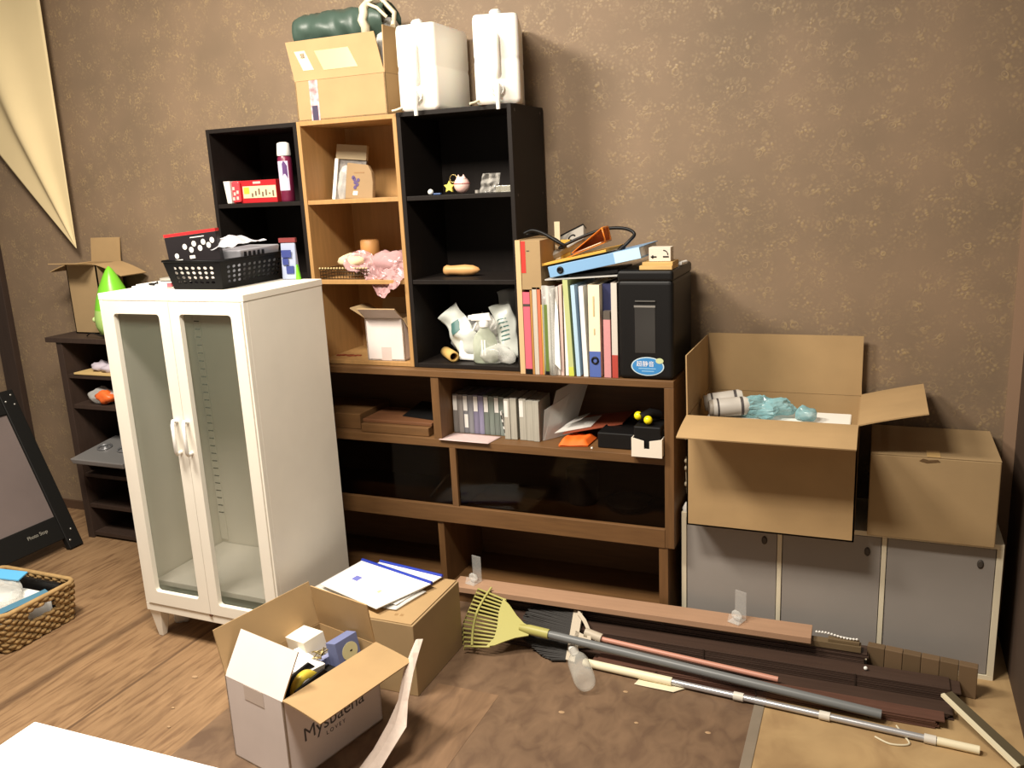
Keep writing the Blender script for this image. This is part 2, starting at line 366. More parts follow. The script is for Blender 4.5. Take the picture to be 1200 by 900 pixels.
# ------------------------------------------------------------------ white glass cabinet
gc = thing('glass_cabinet', 'white metal cabinet with two glass doors on tapered legs', 'cabinet', (-.7664, -.9001, 0), (0, 0, -.0133))
w_, d_, b0, t1 = .597, .4017, .108, 1.2366
box(0, w_, 0, d_, 1.2145, t1).build('top_panel', M_white, gc, bevel=.002)
s_ = MB(); s_.box(.002, .014, .018, d_-.002, b0, 1.2145); s_.box(w_-.014, w_-.002, .018, d_-.002, b0, 1.2145); s_.box(.014, w_-.014, d_-.012, d_-.002, b0, 1.2145); s_.box(.014, w_-.014, .018, d_-.012, b0, .124)
s_.build('carcass', M_white, gc, bevel=.001)
fr = MB(); fr.box(.002, w_-.002, .0, .018, b0, .138); fr.box(.002, .017, .0, .018, .138, 1.2145); fr.box(w_-.009, w_-.002, .0, .018, .138, 1.2145)
fr.build('front_frame', M_white, gc, bevel=.0015)
sh = box(.016, w_-.016, .045, d_-.014, .186, .206).build('shelf', M_white, gc, bevel=.002)
for x in (.016, w_-.048):
    rl = MB(); rl.box(x, x+.032, d_-.017, d_-.0125, .22, 1.16)
    for i in range(28): rl.box(x+.006, x+.03, d_-.0178, d_-.0165, .33+i*.03, .334+i*.03, 1)
    rl.build('slotted_rail', [M_white, hm], gc)
glass = clearmat('cabinet_glass', (116, 124, 110), .08, .17, .06)
def rrect(x0, x1, z0, z1, r, n=5):
    p = []
    for cx, cz, a0 in ((x1-r, z1-r, 0), (x0+r, z1-r, 90), (x0+r, z0+r, 180), (x1-r, z0+r, 270)):
        for i in range(n+1): a = R(a0+90*i/n); p.append((cx+r*math.cos(a), cz+r*math.sin(a)))
    return p
def frame_plate(mb, outer, inner, y0, y1):
    ox0, ox1, oz0, oz1 = outer; inn = rrect(*inner, .012, 5); n = len(inn)
    def edge(p):
        cx, cz = (inner[0]+inner[1])/2, (inner[2]+inner[3])/2; i = inn.index(p)
        q = i//6
        return [(ox1, oz1), (ox0, oz1), (ox0, oz0), (ox1, oz0)][q]
    vs = []
    for y in (y0, y1):
        vs += [(p[0], y, p[1]) for p in inn]+[(edge(p)[0], y, edge(p)[1]) for p in inn]
    fs = []
    for i in range(n):
        j = (i+1) % n
        a, b, c, d = i, j, n+j, n+i
        if vs[c] == vs[d]: fs += [(a, b, c)]; fs += [tuple(2*n+k for k in (c, b, a))]
        else: fs += [(a, b, c, d)]; fs += [tuple(2*n+k for k in (d, c, b, a))]; fs.append((c, d, 2*n+d, 2*n+c))
        fs.append((b, a, 2*n+a, 2*n+b))
    mb.add(vs, fs)
for k, (a, b) in enumerate(((.019, .3005), (.3025, .587))):
    inner = (.062, .257, .188, 1.172) if k == 0 else (.341, .546, .178, 1.174)
    mb = MB(); frame_plate(mb, (a, b, .141, 1.2125), inner, -.004, .014)
    door = mb.build('door', M_white, gc)
    bm = bmesh.new(); bm.from_mesh(door.data); bmesh.ops.remove_doubles(bm, verts=bm.verts, dist=1e-5); bmesh.ops.recalc_face_normals(bm, faces=bm.faces); bm.to_mesh(door.data); bm.free()
    box(inner[0]-.006, inner[1]+.006, .0145, .0165, inner[2]-.006, inner[3]+.006).build('glass_pane', glass, door)
    hx = .272 if k == 0 else .318
    hd = MB(); hd.tube([(hx, -.002, .822), (hx, -.022, .828), (hx+.006, -.032, .818), (hx+.006, -.032, .728), (hx, -.022, .716), (hx, -.002, .720)], .006, 8)
    hd.lathe([(.009, 0), (.009, .004)], 12, (hx, -.006, .82)) if False else None
    hd.build('handle', M_whitep, door)
for lx, ly, sx, sy in ((.006, .006, 1, 1), (w_-.006, .006, -1, 1), (.006, d_-.008, 1, -1), (w_-.006, d_-.008, -1, -1)):
    lg = MB(); X = lambda u: lx+sx*u; Y = lambda u: ly+sy*u
    lg.hexa([(X(.013), Y(.013), 0), (X(.033), Y(.013), 0), (X(.033), Y(.033), 0), (X(.013), Y(.033), 0)], [(X(0), Y(0), b0), (X(.05), Y(0), b0), (X(.05), Y(.05), b0), (X(0), Y(.05), b0)])
    lg.build('leg', M_white, gc, bevel=.002)
kh = MB().box(.296, .306, -.0055, .0, .133, .140).build('catch', mat('worn_brown_metal', (95, 62, 42), .5), gc)
ub = MB(); ub.blob((-.735, -.775, .035), (.03, .03, .04), .012, 40, 10, flat=.0005)
tag(ub.build('plastic_bag', M_milky), 'crumpled white plastic bag on the floor under the glass cabinet', 'bag')

# ------------------------------------------------------------------ cartons
def carton(name, label, loc, rot, w, d, h, mo, mi, flaps, cat='box', th=.005):
    t = thing(name, label, cat, loc, rot)
    b = MB()
    b.slab([(0, 0, 0), (w, 0, 0), (w, 0, h), (0, 0, h)], th, 0, 1); b.slab([(w, d, 0), (0, d, 0), (0, d, h), (w, d, h)], th, 0, 1)
    b.slab([(0, d, 0), (0, 0, 0), (0, 0, h), (0, d, h)], th, 0, 1); b.slab([(w, 0, 0), (w, d, 0), (w, d, h), (w, 0, h)], th, 0, 1)
    b.slab([(0, d, .0), (w, d, .0), (w, 0, .0), (0, 0, .0)], th, 0, 1)
    b.build('body', [mo, mi], t, recalc=False)
    e = .001
    for sd_, ln, ang, *bend in flaps:
        P, Q, n = {'f': ((0, 0), (w, 0), (0, -1)), 'b': ((w, d), (0, d), (0, 1)), 'l': ((0, d), (0, 0), (-1, 0)), 'r': ((w, 0), (w, d), (1, 0))}[sd_]
        f = MB(); a = R(ang); bd = R(bend[0]) if bend else 0; sk = bend[1] if len(bend) > 1 else 0
        seg = 6; prev = [(Vector((P[0], P[1], h+e))), (Vector((Q[0], Q[1], h+e)))]
        rows = [prev]
        tdir = (Vector((Q[0], Q[1], 0))-Vector((P[0], P[1], 0))).normalized()
        for i in range(seg):
            aa = a+bd*(i/(seg-1)); st = Vector((n[0]*math.sin(aa), n[1]*math.sin(aa), math.cos(aa)))*ln/seg
            rows.append([rows[-1][0]+st+tdir*(.0015 if i == 0 else 0)+tdir*sk/seg, rows[-1][1]+st-tdir*(.0015 if i == 0 else 0)+tdir*sk/seg])
        vs = []; fs = []
        for i, (p, q) in enumerate(rows):
            aa = a+bd*(max(0, i-1)/(seg-1)); nn = Vector((n[0]*math.cos(aa), n[1]*math.cos(aa), -math.sin(aa)))   # outward side
            vs += [p, q, p-nn*th*.8, q-nn*th*.8]
        K = len(rows)
        for i in range(K-1):
            o = i*4; f.add([], [])
            fs += [((o, o+1, o+5, o+4), 0), ((o+3, o+2, o+6, o+7), 1), ((o+2, o, o+4, o+6), 1), ((o+1, o+3, o+7, o+5), 1)]
        o = (K-1)*4; fs += [((o, o+1, o+3, o+2), 1), ((2, 3, 1, 0), 1)]
        for ff, m_ in fs: f.f.append(list(ff)); f.mi.append(m_); f.sm.append(False)
        f.v = vs
        f.build('flap', [mo, mi], t, recalc=False)
    return t
# box with printed lettering, open, on the floor
mb_ = carton('cardboard_box', 'white printed cardboard box standing open on the floor, packed with odds and ends', (-.018, -1.34, .0015), (0, 0, -.228), .239, .342, .249, M_cardw, M_card, (('f', .128, -32), ('l', .13, 14), ('b', .13, -8), ('r', .14, 94, 6)))
tx = mat('print_grey', (84, 80, 82), .7)
text('lettering', 'Mysbaena', .056, tx, mb_, (.2394, .165, .116), (R(90), 0, R(90)), xs=1.02)
text('lettering', 'L O V E Y', .017, tx, mb_, (.2394, .165, .081), (R(90), 0, R(90)))
tp = MB().box(.08, .16, -.0008, -.0002, .205, .249).build('tape', mat('faded_tape', (212, 198, 188), .4), mb_)
# torn tape strip hanging from its flap
ts = MB()
pts = [((.424, -1.038, .273), .010), ((.427, -1.075, .252), .012), ((.425, -1.112, .214), .013), ((.430, -1.160, .155), .018), ((.430, -1.20, .105), .030), ((.408, -1.25, .055), .034), ((.385, -1.30, .012), .034)]
vs_ = []
for i, (p, hw) in enumerate(pts):
    p = Vector(p); side = Vector((.92, -.1, .15)).normalized(); j = Vector((rnd.uniform(-1, 1), rnd.uniform(-1, 1), 0))*.004
    vs_ += [p-side*hw+j, p+j*.5+Vector((.0, -.008, .006)), p+side*hw-j]
fs_ = []
for i in range(len(pts)-1):
    o = i*3; fs_ += [(o, o+1, o+4, o+3), (o+1, o+2, o+5, o+4)]
ts.add(vs_, fs_)
tsb = ts.build('torn_strip', mat('torn_white_liner', (222, 204, 190), .7, var=.06, vscale=30, bump=.4, bscale=60), None, solid=.002)
tsb.parent = mb_; bpy.context.view_layer.update(); tsb.matrix_parent_inverse = mb_.matrix_world.inverted()

# contents of the white printed box
Mw = Matrix.Translation((-.018, -1.34, .0015)) @ Matrix.Rotation(-.228, 4, 'Z')
def inbox(p): return tuple(Mw @ Vector(p))
o = tag(box(-.05, .05, -.035, .035, 0, .17).build('small_carton', mat('cream_card', (236, 226, 206), .7), bevel=.001), 'small cream carton standing at the back of the white printed box', 'box')
put(o, inbox((.074, .255, .105)), (R(6), R(-8), R(-20)))
o = tag(box(-.055, .055, -.045, .045, 0, .13).build('small_carton', M_paper, bevel=.001), 'bright white carton lying next to the tape dispenser in the printed box', 'box')
put(o, inbox((.094, .150, .118)), (R(-6), R(10), R(-13)))
td = thing('tape_dispenser', 'black tape dispenser holding a roll of yellow tape', 'tape dispenser', inbox((.190, .135, .172)), (0, R(-8), R(77)))
tb = MB(); tb.prism([(-.105, 0), (.10, 0), (.10, .03), (.06, .045), (.035, .082), (-.065, .082), (-.09, .06), (-.105, .058)], -.034, -.026); tb.prism([(-.105, 0), (.10, 0), (.10, .03), (.06, .045), (.035, .082), (-.065, .082), (-.09, .06), (-.105, .058)], .026, .034); tb.box(-.105, .10, -.026, .026, 0, .008); tb.box(.07, .1, -.026, .026, .008, .03)
tb.build('base', M_blackp, td, bevel=.002)
rl = MB(); rl.M = Matrix.Translation((-.02, -.02, .053)) @ Matrix.Rotation(R(-90), 4, 'X'); rl.lathe([(.028, 0), (.046, 0), (.046, .018), (.028, .018), (.028, 0)], 28, cap=False)
rl.build('tape_roll', mat('yellow_tape', (214, 190, 70), .3), td)
rc = MB(); rc.M = Matrix.Translation((-.02, -.022, .053)) @ Matrix.Rotation(R(-90), 4, 'X'); rc.lathe([(.0, 0), (.027, 0), (.027, .022), (0, .022)], 20, cap=False); rc.build('hub', mat('grey_plastic', (150, 148, 142), .4), td)
bx = thing('clock_box', 'blue-grey carton with a pale clock face printed on it', 'box', inbox((.188, .285, .125)), (R(-12), 0, R(77)))
MB().box(-.042, .042, -.02, .02, 0, .15).build('body', mat('blue_grey_card', (112, 120, 160), .6, var=.05), bx, bevel=.001)
ck = MB(); ck.M = Matrix.Translation((.004, -.0205, .108)) @ Matrix.Rotation(R(90), 4, 'X'); ck.lathe([(.029, 0), (.029, .0006)], 28, sy=.9); ck.build('clock_face', mat('clock_cream', (216, 208, 160), .6), bx)
MB().box(.004, .012, -.0216, -.0212, .106, .110).build('clock_hand', M_blackp, bx)
o = tag(box(-.05, .05, -.012, .012, 0, .12).build('blue_carton', mat('pale_blue_card', (136, 142, 178), .6), bevel=.001), 'flat pale blue carton tucked behind the tape dispenser', 'box')
put(o, inbox((.150, .235, .105)), (R(-10), 0, R(77)))
kc = MB()
for i in range(5): kc.tube([(rnd.uniform(-.02, .02), rnd.uniform(-.02, .02), i*.004+rnd.uniform(0, .004)) for _ in range(5)], .0022, 5)
o = tag(kc.build('key_ring', mat('brass', (176, 158, 110), .35, metal=.6)), 'small tangle of keys and chain on top of the bright white carton', 'keys'); put(o, inbox((.145, .215, .243)))
o = tag(box(-.1, .1, -.13, .13, 0, .06).build('packed_cartons', mat('brown_paper', (150, 120, 84), .8), bevel=.002), 'brown paper packing at the bottom of the white printed box', 'packing'); put(o, inbox((.119, .171, .008)), (0, 0, -.228))

# closed box with papers on it
pb = thing('cardboard_box', 'closed brown cardboard box behind the white printed one, papers on its lid', 'box', (-.075, -.925, .0015))
pw, pd, ph = .412, .315, .238
MB().box(0, pw, 0, pd, 0, ph).build('body', M_card2, pb, bevel=.002)
sl = MB(); sl.box(.393, .398, .07, .14, ph, ph+.0006); sl.box(.401, .406, .19, .29, ph, ph+.0006); sl.build('slit', mat('dark_slit', (92, 66, 38), .8), pb)
ld = MB(); ld.box(.0, .405, .003, pd-.003, ph+.0002, ph+.004); ld.build('flap', M_card, pb, bevel=.001)
text('lettering', '|||  |||', .014, mat('print_brown', (150, 112, 62), .8), pb, (.34, .045, ph+.0044), (0, 0, R(6)))
z0 = .2445
def sheet(name, label, cat, pts, m, z, th=.002, grp=None, curl=.006):
    c = Vector((sum(p[0] for p in pts)/4, sum(p[1] for p in pts)/4, z)); s = MB()
    P = [Vector((p[0], p[1], 0))-Vector((c.x, c.y, 0)) for p in pts]
    def fn(u, v):
        q = P[0].lerp(P[1], u).lerp(P[3].lerp(P[2], u), v); q.z = curl*noise.noise(Vector((q.x*9, q.y*9, z*50)))*.5+curl*.35; return q
    s.grid(fn, 10, 8); o = s.build(name, m, None, solid=th); o.location = c
    return tag(o, label, cat, grp) if label else o
def docu(label, pts, z, bar, marks=False):
    c = Vector((sum(p[0] for p in pts)/4, sum(p[1] for p in pts)/4, z)); t = thing('document', label, 'papers', c)
    P = [Vector((p[0], p[1], 0))-Vector((c.x, c.y, 0)) for p in pts]
    s = MB(); s.slab([P[0], P[1], P[2], P[3]], .003); s.build('sheets', M_paper, t)
    if bar:
        a, b = P[2], P[3]; b_ = MB(); b_.tube([a+Vector((0, 0, .001)), b+Vector((0, 0, .001))], .006, 6); b_.build('slide_bar', M_bluep, t)
    if marks:
        q = MB(); e1 = (P[1]-P[0]); e2 = (P[3]-P[0])
        def pt(u, v): return P[0]+e1*u+e2*v+Vector((0, 0, .0006))
        for (a, b, c_, d), mm in (((.24, .42, .34, .56), mat('ink_blue', (110, 116, 190), .7)), ((.5, .38, .66, .56), mat('ink_pale', (222, 216, 220), .8)), ((.74, .36, .78, .44), mat('ink_yellow', (220, 206, 150), .8))):
            q = MB(); q.slab([pt(a, b), pt(c_, b), pt(c_, d), pt(a, d)], .0004); q.build('printed_mark', mm, t)
    return t
sheet('clear_folder', 'clear plastic folder under the papers on the closed box, sticking out left', 'folder', [(-.10, -.82), (.14, -.88), (.20, -.66), (-.06, -.60)], M_milky, z0+.002, .0015)
docu('lower white document, its blue slide bar lying furthest back', [(-.02, -.80), (.235, -.845), (.285, -.625), (.02, -.585)], z0+.012, True)
docu('top white document with small printed marks and a blue slide bar', [(-.068, -.815), (.20, -.905), (.285, -.70), (-.035, -.612)], z0+.022, True, True)
sheet('clear_folder', 'clear plastic folder lying at the right of the documents on the closed box', 'folder', [(.13, -.87), (.245, -.865), (.28, -.73), (.17, -.70)], M_milky, z0+.004, .0015)

# boxes on the low grey cabinet
jb = carton('cardboard_box', 'large open brown cardboard box on the low grey cabinet', (1.055, -.40, .4405), (0, 0, 0), .495, .365, .357, M_card, M_card, (('b', .195, 2), ('l', .19, 1), ('r', .185, 74, 4), ('f', .16, 93, 12)))
kb = thing('cardboard_box', 'closed brown cardboard box at the right end of the low grey cabinet', 'box', (1.585, -.333, .4405))
MB().box(0, .34, 0, .31, 0, .257).build('body', M_card2, kb, bevel=.003)
MB().box(.0, .34, .0, .31, .2572, .2605).build('flap', M_card2, kb, bevel=.001)
th_ = MB(); th_.prism([(.13, .246), (.15, .241), (.185, .247), (.178, .253), (.155, .250), (.14, .254)], -.0012, .001); th_.build('torn_hole', mat('hole_shadow', (96, 72, 44), .9), kb)
MB().box(.15, .185, -.0008, .06, .2606, .2612).build('tape', mat('clear_tape', (200, 166, 110), .3), kb)
# contents of the large box
o = tag(MB().box(-.225, .21, -.06, .08, 0, .312).build('foam_block', mat('white_foam', (238, 236, 228), .8), bevel=.004), 'white foam board filling the large open cardboard box', 'foam'); put(o, (1.315, -.205, .447))
def rollbottle(label, loc, rot):
    t = thing('bottle', label, 'bottle', loc, rot, None)
    b = MB(); b.M = Matrix.Rotation(R(90), 4, 'Y'); b.lathe([(.026, 0), (.03, .004), (.03, .10), (.024, .112)], 20); b.build('body', mat('printed_white', (222, 216, 206), .5, var=.0), t)
    c = MB(); c.M = Matrix.Rotation(R(90), 4, 'Y'); c.lathe([(.024, -.012), (.026, -.01), (.026, .0)], 20); c.build('cap', mat('grey_cap', (170, 160, 146), .5), t)
    k = MB(); k.M = Matrix.Rotation(R(90), 4, 'Y')
    k.lathe([(.0302, .012), (.0302, .018)], 20, cap=False); k.build('print_band', mat('print_dark', (86, 80, 78), .6), t)
    k = MB(); k.M = Matrix.Rotation(R(90), 4, 'Y'); k.lathe([(.0302, .085), (.0302, .094)], 20, cap=False); k.build('print_band', mat('print_dark', (86, 80, 78), .6), t)
rollbottle('white printed bottle lying left of the blue bag in the large box, further back', (1.085, -.20, .791), (0, R(-8), R(14)))
rollbottle('white printed bottle lying nearest the front of the large box', (1.112, -.262, .791), (0, R(-3), R(18)))
bb = MB(); bb.blob((0, 0, .0), (.10, .06, .034), .024, 24, 18, seed=4, flat=-.028, smooth=False)
o = tag(bb.build('plastic_bag', clearmat('pale_blue_bag', (146, 200, 208), .3, .45, .2)), 'crumpled pale blue plastic bag in the large open box', 'bag'); put(o, (1.262, -.205, .789))
bb = MB(); bb.blob((0, 0, .0), (.035, .03, .026), .012, 40, 10, seed=9, flat=-.02)
o = tag(bb.build('plastic_bag', clearmat('pale_blue_bag', (146, 200, 208), .3, .45, .2)), 'small blue scrap of plastic bag right of the larger blue bag', 'bag'); put(o, (1.395, -.235, .781))

# box on the dark shelf unit
gb = carton('cardboard_box', 'open brown cardboard box on the dark shelf unit under the curtain', (-1.765, -.165, .9515), (0, 0, 0), .18, .145, .305, M_card2, M_card, (('b', .11, 8), ('r', .15, 105, 10), ('f', .09, 78, 8), ('l', .11, 104, 6)))
hb = thing('humidifier', 'green drop-shaped humidifier on the dark shelf unit', 'humidifier', (-1.475, -.195, .9515))
prof = [(.045, 0), (.07, .01), (.084, .05), (.086, .085), (.08, .12)]; prof2 = [(.08, .12), (.07, .165), (.052, .215), (.03, .262), (.014, .29), (.004, .302), (.0005, .304)]
MB().lathe(prof, 28, cap=True).build('base', mat('pale_green', (176, 214, 120), .35), hb); MB().lathe(prof2, 28, cap=False).build('cover', mat('lime_green', (124, 206, 52), .3), hb)
kn = MB(); kn.M = Matrix.Translation((-.07, -.05, .075)) @ Matrix.Rotation(R(-125), 4, 'Z') @ Matrix.Rotation(R(90), 4, 'X') if False else Matrix.Translation((-.086, -.035, .075)); kn.blob((0, 0, 0), (.012, .012, .012), 0, 1, 8); kn.build('knob', mat('pale_green2', (200, 218, 150), .4), hb)
cb = MB(); cb.tube([(-1.62, -.235, .954), (-1.60, -.245, .962), (-1.575, -.255, .972), (-1.54, -.268, .974), (-1.5, -.272, .966), (-1.42, -.265, .956)], .003, 6)
tag(cb.build('cable', M_blackp), 'thin black cable lying in front of the green humidifier', 'cable')

# ------------------------------------------------------------------ things on the shelf unit
gl = MB(); gl.box(-1.70, -1.45, -.268, -.10, .784, .792)
tag(gl.build('wooden_board', mat('pale_wood', (206, 176, 120), .6), bevel=.001), 'thin pale wooden board on the top shelf of the dark unit', 'board')
g = MB(); g.blob((-1.60, -.20, .812), (.045, .04, .022), .014, 40, 12, seed=2, flat=.7925); g.blob((-1.53, -.225, .808), (.04, .03, .018), .01, 45, 10, seed=5, flat=.7925)
tag(g.build('gloves', mat('lilac_cloth', (190, 180, 190), .8)), 'pale bunched-up gloves on the thin pale board', 'gloves')
g = thing('snack_bag', 'clear plastic bag with an orange print on the second shelf', 'bag', (-1.60, -.21, .6435))
MB().blob((0, 0, .033), (.085, .045, .035), .014, 30, 14, seed=3, flat=.001).build('bag', M_bag, g); MB().blob((.03, -.02, .034), (.05, .034, .028), .01, 40, 12, seed=1, flat=.004).build('orange_print', mat('orange_print', (232, 110, 50), .4), g)
st = thing('gas_stove_top', 'silver grey stove top tray with two ring burners on the middle shelf', 'stove', (-1.668, -.375, .4035))
b = MB(); b.hexa([(0, 0, 0), (.30, 0, 0), (.30, .25, 0), (.0, .25, 0)], [(-.008, -.006, .024), (.30, -.006, .024), (.30, .25, .06), (.0, .25, .06)]); b.build('tray', mat('silver_paint', (150, 148, 146), .35, metal=.5), st, bevel=.004)
for x in (.07, .19):
    k = MB(); k.M = Matrix.Translation((x, .12, .044)) @ Matrix.Rotation(R(8.6), 4, 'X'); k.tube([(.03*math.cos(a/12*6.2832), .03*math.sin(a/12*6.2832), .003) for a in range(12)], .004, 6, closed=True); k.lathe([(.016, 0), (.012, .008)], 14); k.build('burner', M_steel, st)

# ------------------------------------------------------------------ black framed panel at the left
pn = thing('framed_panel', 'black framed grey panel leaning back at the left edge', 'panel', (-1.735, -.345, .002), (0, R(-22), 0))
fb = mat('black_frame', (24, 23, 21), .55, spec=.3); Lp = 1.15
# local: y runs towards the camera (negative), z up the leaning panel, x thickness
box(-.014, .014, -.072, 0, .0, .77).build('side_rail', fb, pn, bevel=.004); box(-.014, .014, -Lp, -Lp+.072, .0, .77).build('side_rail', fb, pn, bevel=.004)
box(-.013, .013, -Lp+.072, -.072, .055, .165).build('bottom_rail', fb, pn, bevel=.004); box(-.013, .013, -Lp+.072, -.072, .665, .77).build('top_rail', fb, pn, bevel=.004)
box(-.003, .003, -Lp+.07, -.07, .16, .67).build('panel', mat('grey_film', (118, 106, 102), .22, var=.08, vscale=4), pn)
k = MB()
for y, z in ((-.02, .745), (-.055, .72), (-.02, .70), (-.03, .085), (-.055, .04)): k.blob((.015, y, z), (.003, .005, .005), 0, 1, 6)
k.build('rivet', mat('steel_dot', (200, 198, 192), .3, metal=.8), pn)
text('lettering', 'Photo Stop', .022, mat('print_light', (150, 146, 134), .6), pn, (.0134, -.185, .118), (R(90), 0, R(90)))

# ------------------------------------------------------------------ wicker basket
wk = thing('wicker_basket', 'woven seagrass basket on the floor at the left edge', 'basket', (-1.35, -1.015, 0))
wm = mat('seagrass', (150, 120, 76), .85, var=.35, vscale=55, bump=.3, bscale=120); wm2 = mat('seagrass_pale', (172, 140, 92), .8, var=.15, vscale=40)
hx_, hy_, hh = .20, .152, .148
def ringpt(t, z, ins=0.):
    # rounded rectangle perimeter
    k = 1-.10*(1-z/hh); a, b = hx_*k-ins, hy_*k-ins; r = .03
    P = rrect(-a, a, -b, b, r, 6); n = len(P); x = t*n; i = int(x) % n; f_ = x-int(x); p, q = P[i], P[(i+1) % n]
    return p[0]+(q[0]-p[0])*f_, p[1]+(q[1]-p[1])*f_
# perimeter sampled evenly
def perim(z, N):
    k = 1-.08*(1-z/hh); P = rrect(-hx_*k, hx_*k, -hy_*k, hy_*k, .03, 6); segs = []; tot = 0
    for i in range(len(P)):
        p, q = Vector(P[i]), Vector(P[(i+1) % len(P)]); l = (q-p).length; segs.append((p, q, l)); tot += l
    out = []
    for j in range(N):
        s = tot*j/N
        for p, q, l in segs:
            if s <= l: out.append(p.lerp(q, s/l if l else 0)); break
            s -= l
    return out
N = 190; rows = 11; bw = MB()
for r_ in range(rows):
    z = .008+(hh-.018)*r_/(rows-1); P = perim(z, N); pts = []
    for j, p in enumerate(P):
        d = p.normalized(); ph_ = (j//3+r_) % 2; off = (.006+.002*noise.noise(Vector((j*.7, r_*1.9, 0))))*math.sin(math.pi*(j/3.0+r_))
        hole = (r_ in (6, 7, 8)) and p.x > hx_*.85 and abs(p.y+.0) < .055
        pts.append(((p.x+d.x*off), (p.y+d.y*off), z+.003*noise.noise(Vector((j*.5, r_*2.3, 4)))) if not hole else None)
    run = []
    if None in pts:
        i0 = pts.index(None); 
        while pts[i0] is None: i0 = (i0+1) % N
        run = [pts[(i0+k) % N] for k in range(N) if pts[(i0+k) % N] is not None]; bw.tube(run, .0075, 6)
    else: bw.tube(pts, .0075, 6, closed=True)
bw.build('weave', wm, wk)
rm = MB(); rm.tube([(p.x, p.y, hh) for p in perim(hh, 60)], .009, 7, closed=True); rm.build('rim', wm2, wk)
MB().box(-.17, .17, -.128, .128, .001, .012).build('bottom', wm, wk)
# contents of the basket
o = tag(MB().box(-.12, .12, -.085, .085, 0, .105).build('paper_stack', M_paper, bevel=.001), 'stack of white paper in the woven basket', 'papers'); put(o, (-1.33, -1.015, .0135))
o = tag(MB().box(-.11, .11, -.008, .008, 0, .13).build('tablet', M_blackp, bevel=.003), 'flat black tablet case standing at the back of the woven basket', 'case'); put(o, (-1.30, -.905, .0145), (R(-4), 0, R(0)))
pk = thing('plastic_package', 'clear blister package with a sky blue lid in the woven basket', 'package', (-1.35, -1.035, .122), (R(8), R(6), R(16)))
MB().blob((0, 0, .03), (.10, .07, .035), .02, 24, 14, seed=6, flat=.001).build('blister', M_bag, pk)
MB().box(-.13, .06, .045, .10, .056, .062).build('card', mat('sky_blue_card', (96, 178, 226), .5), pk, bevel=.001)
o = tag(MB().box(-.085, .085, -.017, .017, 0, .01).build('blue_case', mat('slate_blue', (78, 124, 148), .5), bevel=.002), 'slate blue strip box lying along the right rim of the woven basket', 'box'); put(o, (-1.185, -1.055, .142), (R(8), R(-4), R(74)))

# ------------------------------------------------------------------ on the white cabinet
Mc = Matrix.Translation((-.7664, -.9001, 0)) @ Matrix.Rotation(-.0133, 4, 'Z')
def oncab(x, y, z=1.2375): return tuple(Mc @ Vector((x, y, z)))
bk = thing('plastic_basket', 'black perforated plastic basket on the white glass cabinet', 'basket', oncab(.215, .095), (0, 0, -.0133))
bx0, by0, bh = .225, .325, .092
def bwall(mb, p0, p1, q0, q1, nu, nv, rad):
    """perforated wall: each cell is a plate with an octagonal hole"""
    p0, p1, q0, q1 = map(Vector, (p0, p1, q0, q1)); nrm = (p1-p0).cross(q0-p0).normalized()*.0025
    def S(u, v): return p0.lerp(p1, u).lerp(q0.lerp(q1, u), v)
    for i in range(nu):
        for j in range(nv):
            u0, u1, v0, v1 = i/nu, (i+1)/nu, j/nv, (j+1)/nv; solid = j == nv-1 or (j == 0) or i in (0, nu-1)
            sq = [(u1, .5*(v0+v1)), (u1, v1), (.5*(u0+u1), v1), (u0, v1), (u0, .5*(v0+v1)), (u0, v0), (.5*(u0+u1), v0), (u1, v0)]
            if solid:
                c = [S(u0, v0), S(u1, v0), S(u1, v1), S(u0, v1)]; mb.add(c+[x-nrm for x in c], [(0, 1, 2, 3), (7, 6, 5, 4)]); continue
            uc, vc = (u0+u1)/2, (v0+v1)/2; du, dv = (u1-u0)*rad, (v1-v0)*rad
            ho = [(uc+du*math.cos(k*math.pi/4), vc+dv*math.sin(k*math.pi/4)) for k in range(8)]
            vs = [S(*q) for q in sq]+[S(*q) for q in ho]; n = 16; vs2 = vs+[x-nrm for x in vs]; fs = []
            for k in range(8):
                l = (k+1) % 8; fs += [(k, l, 8+l, 8+k), (n+l, n+k, n+8+k, n+8+l), (8+k, 8+l, n+8+l, n+8+k)]
            mb.add(vs2, fs)
wl = MB(); i_ = .012; o_ = -.006
c0 = [(i_, i_, 0), (bx0-i_, i_, 0), (bx0-i_, by0-i_, 0), (i_, by0-i_, 0)]; c1 = [(o_, o_, bh), (bx0-o_, o_, bh), (bx0-o_, by0-o_, bh), (o_, by0-o_, bh)]
for k, nu in enumerate((9, 13, 9, 13)):
    l = (k+1) % 4; bwall(wl, c0[k], c0[l], c1[k], c1[l], nu, 6, .33)
wl.box(i_, bx0-i_, i_, by0-i_, 0, .003); wl.build('body', mat('black_basket_plastic', (9, 9, 10), .55, spec=.15), bk, recalc=False)
rm = MB(); rm.tube([(x, y, bh) for x, y, z in c1], .004, 6, closed=True); rm.build('rim', mat('black_basket_plastic', (9, 9, 10), .55, spec=.15), bk)
rb = thing('product_box', 'black carton with a red top edge and white round prints in the basket', 'box', oncab(.2265, .110, 1.2455), (0, R(-5), R(19)))
MB().box(0, .172, 0, .030, 0, .158).build('body', mat('black_card', (32, 28, 30), .4), rb, bevel=.001); MB().box(-.0005, .1725, -.0005, .0305, .1585, .168).build('red_edge', mat('red_card', (196, 40, 44), .45), rb)
wd_ = MB()
for x, z, r_ in ((.062, .122, .0075), (.082, .11, .0075), (.094, .128, .0075), (.112, .112, .0075), (.126, .13, .0075), (.142, .118, .0075), (.156, .132, .0075), (.03, .096, .007)):
    k = Matrix.Translation((x, -.0002, z)) @ Matrix.Rotation(R(90), 4, 'X'); wd_.M = k; wd_.lathe([(r_, 0), (r_, .0006)], 14, sy=1.25)
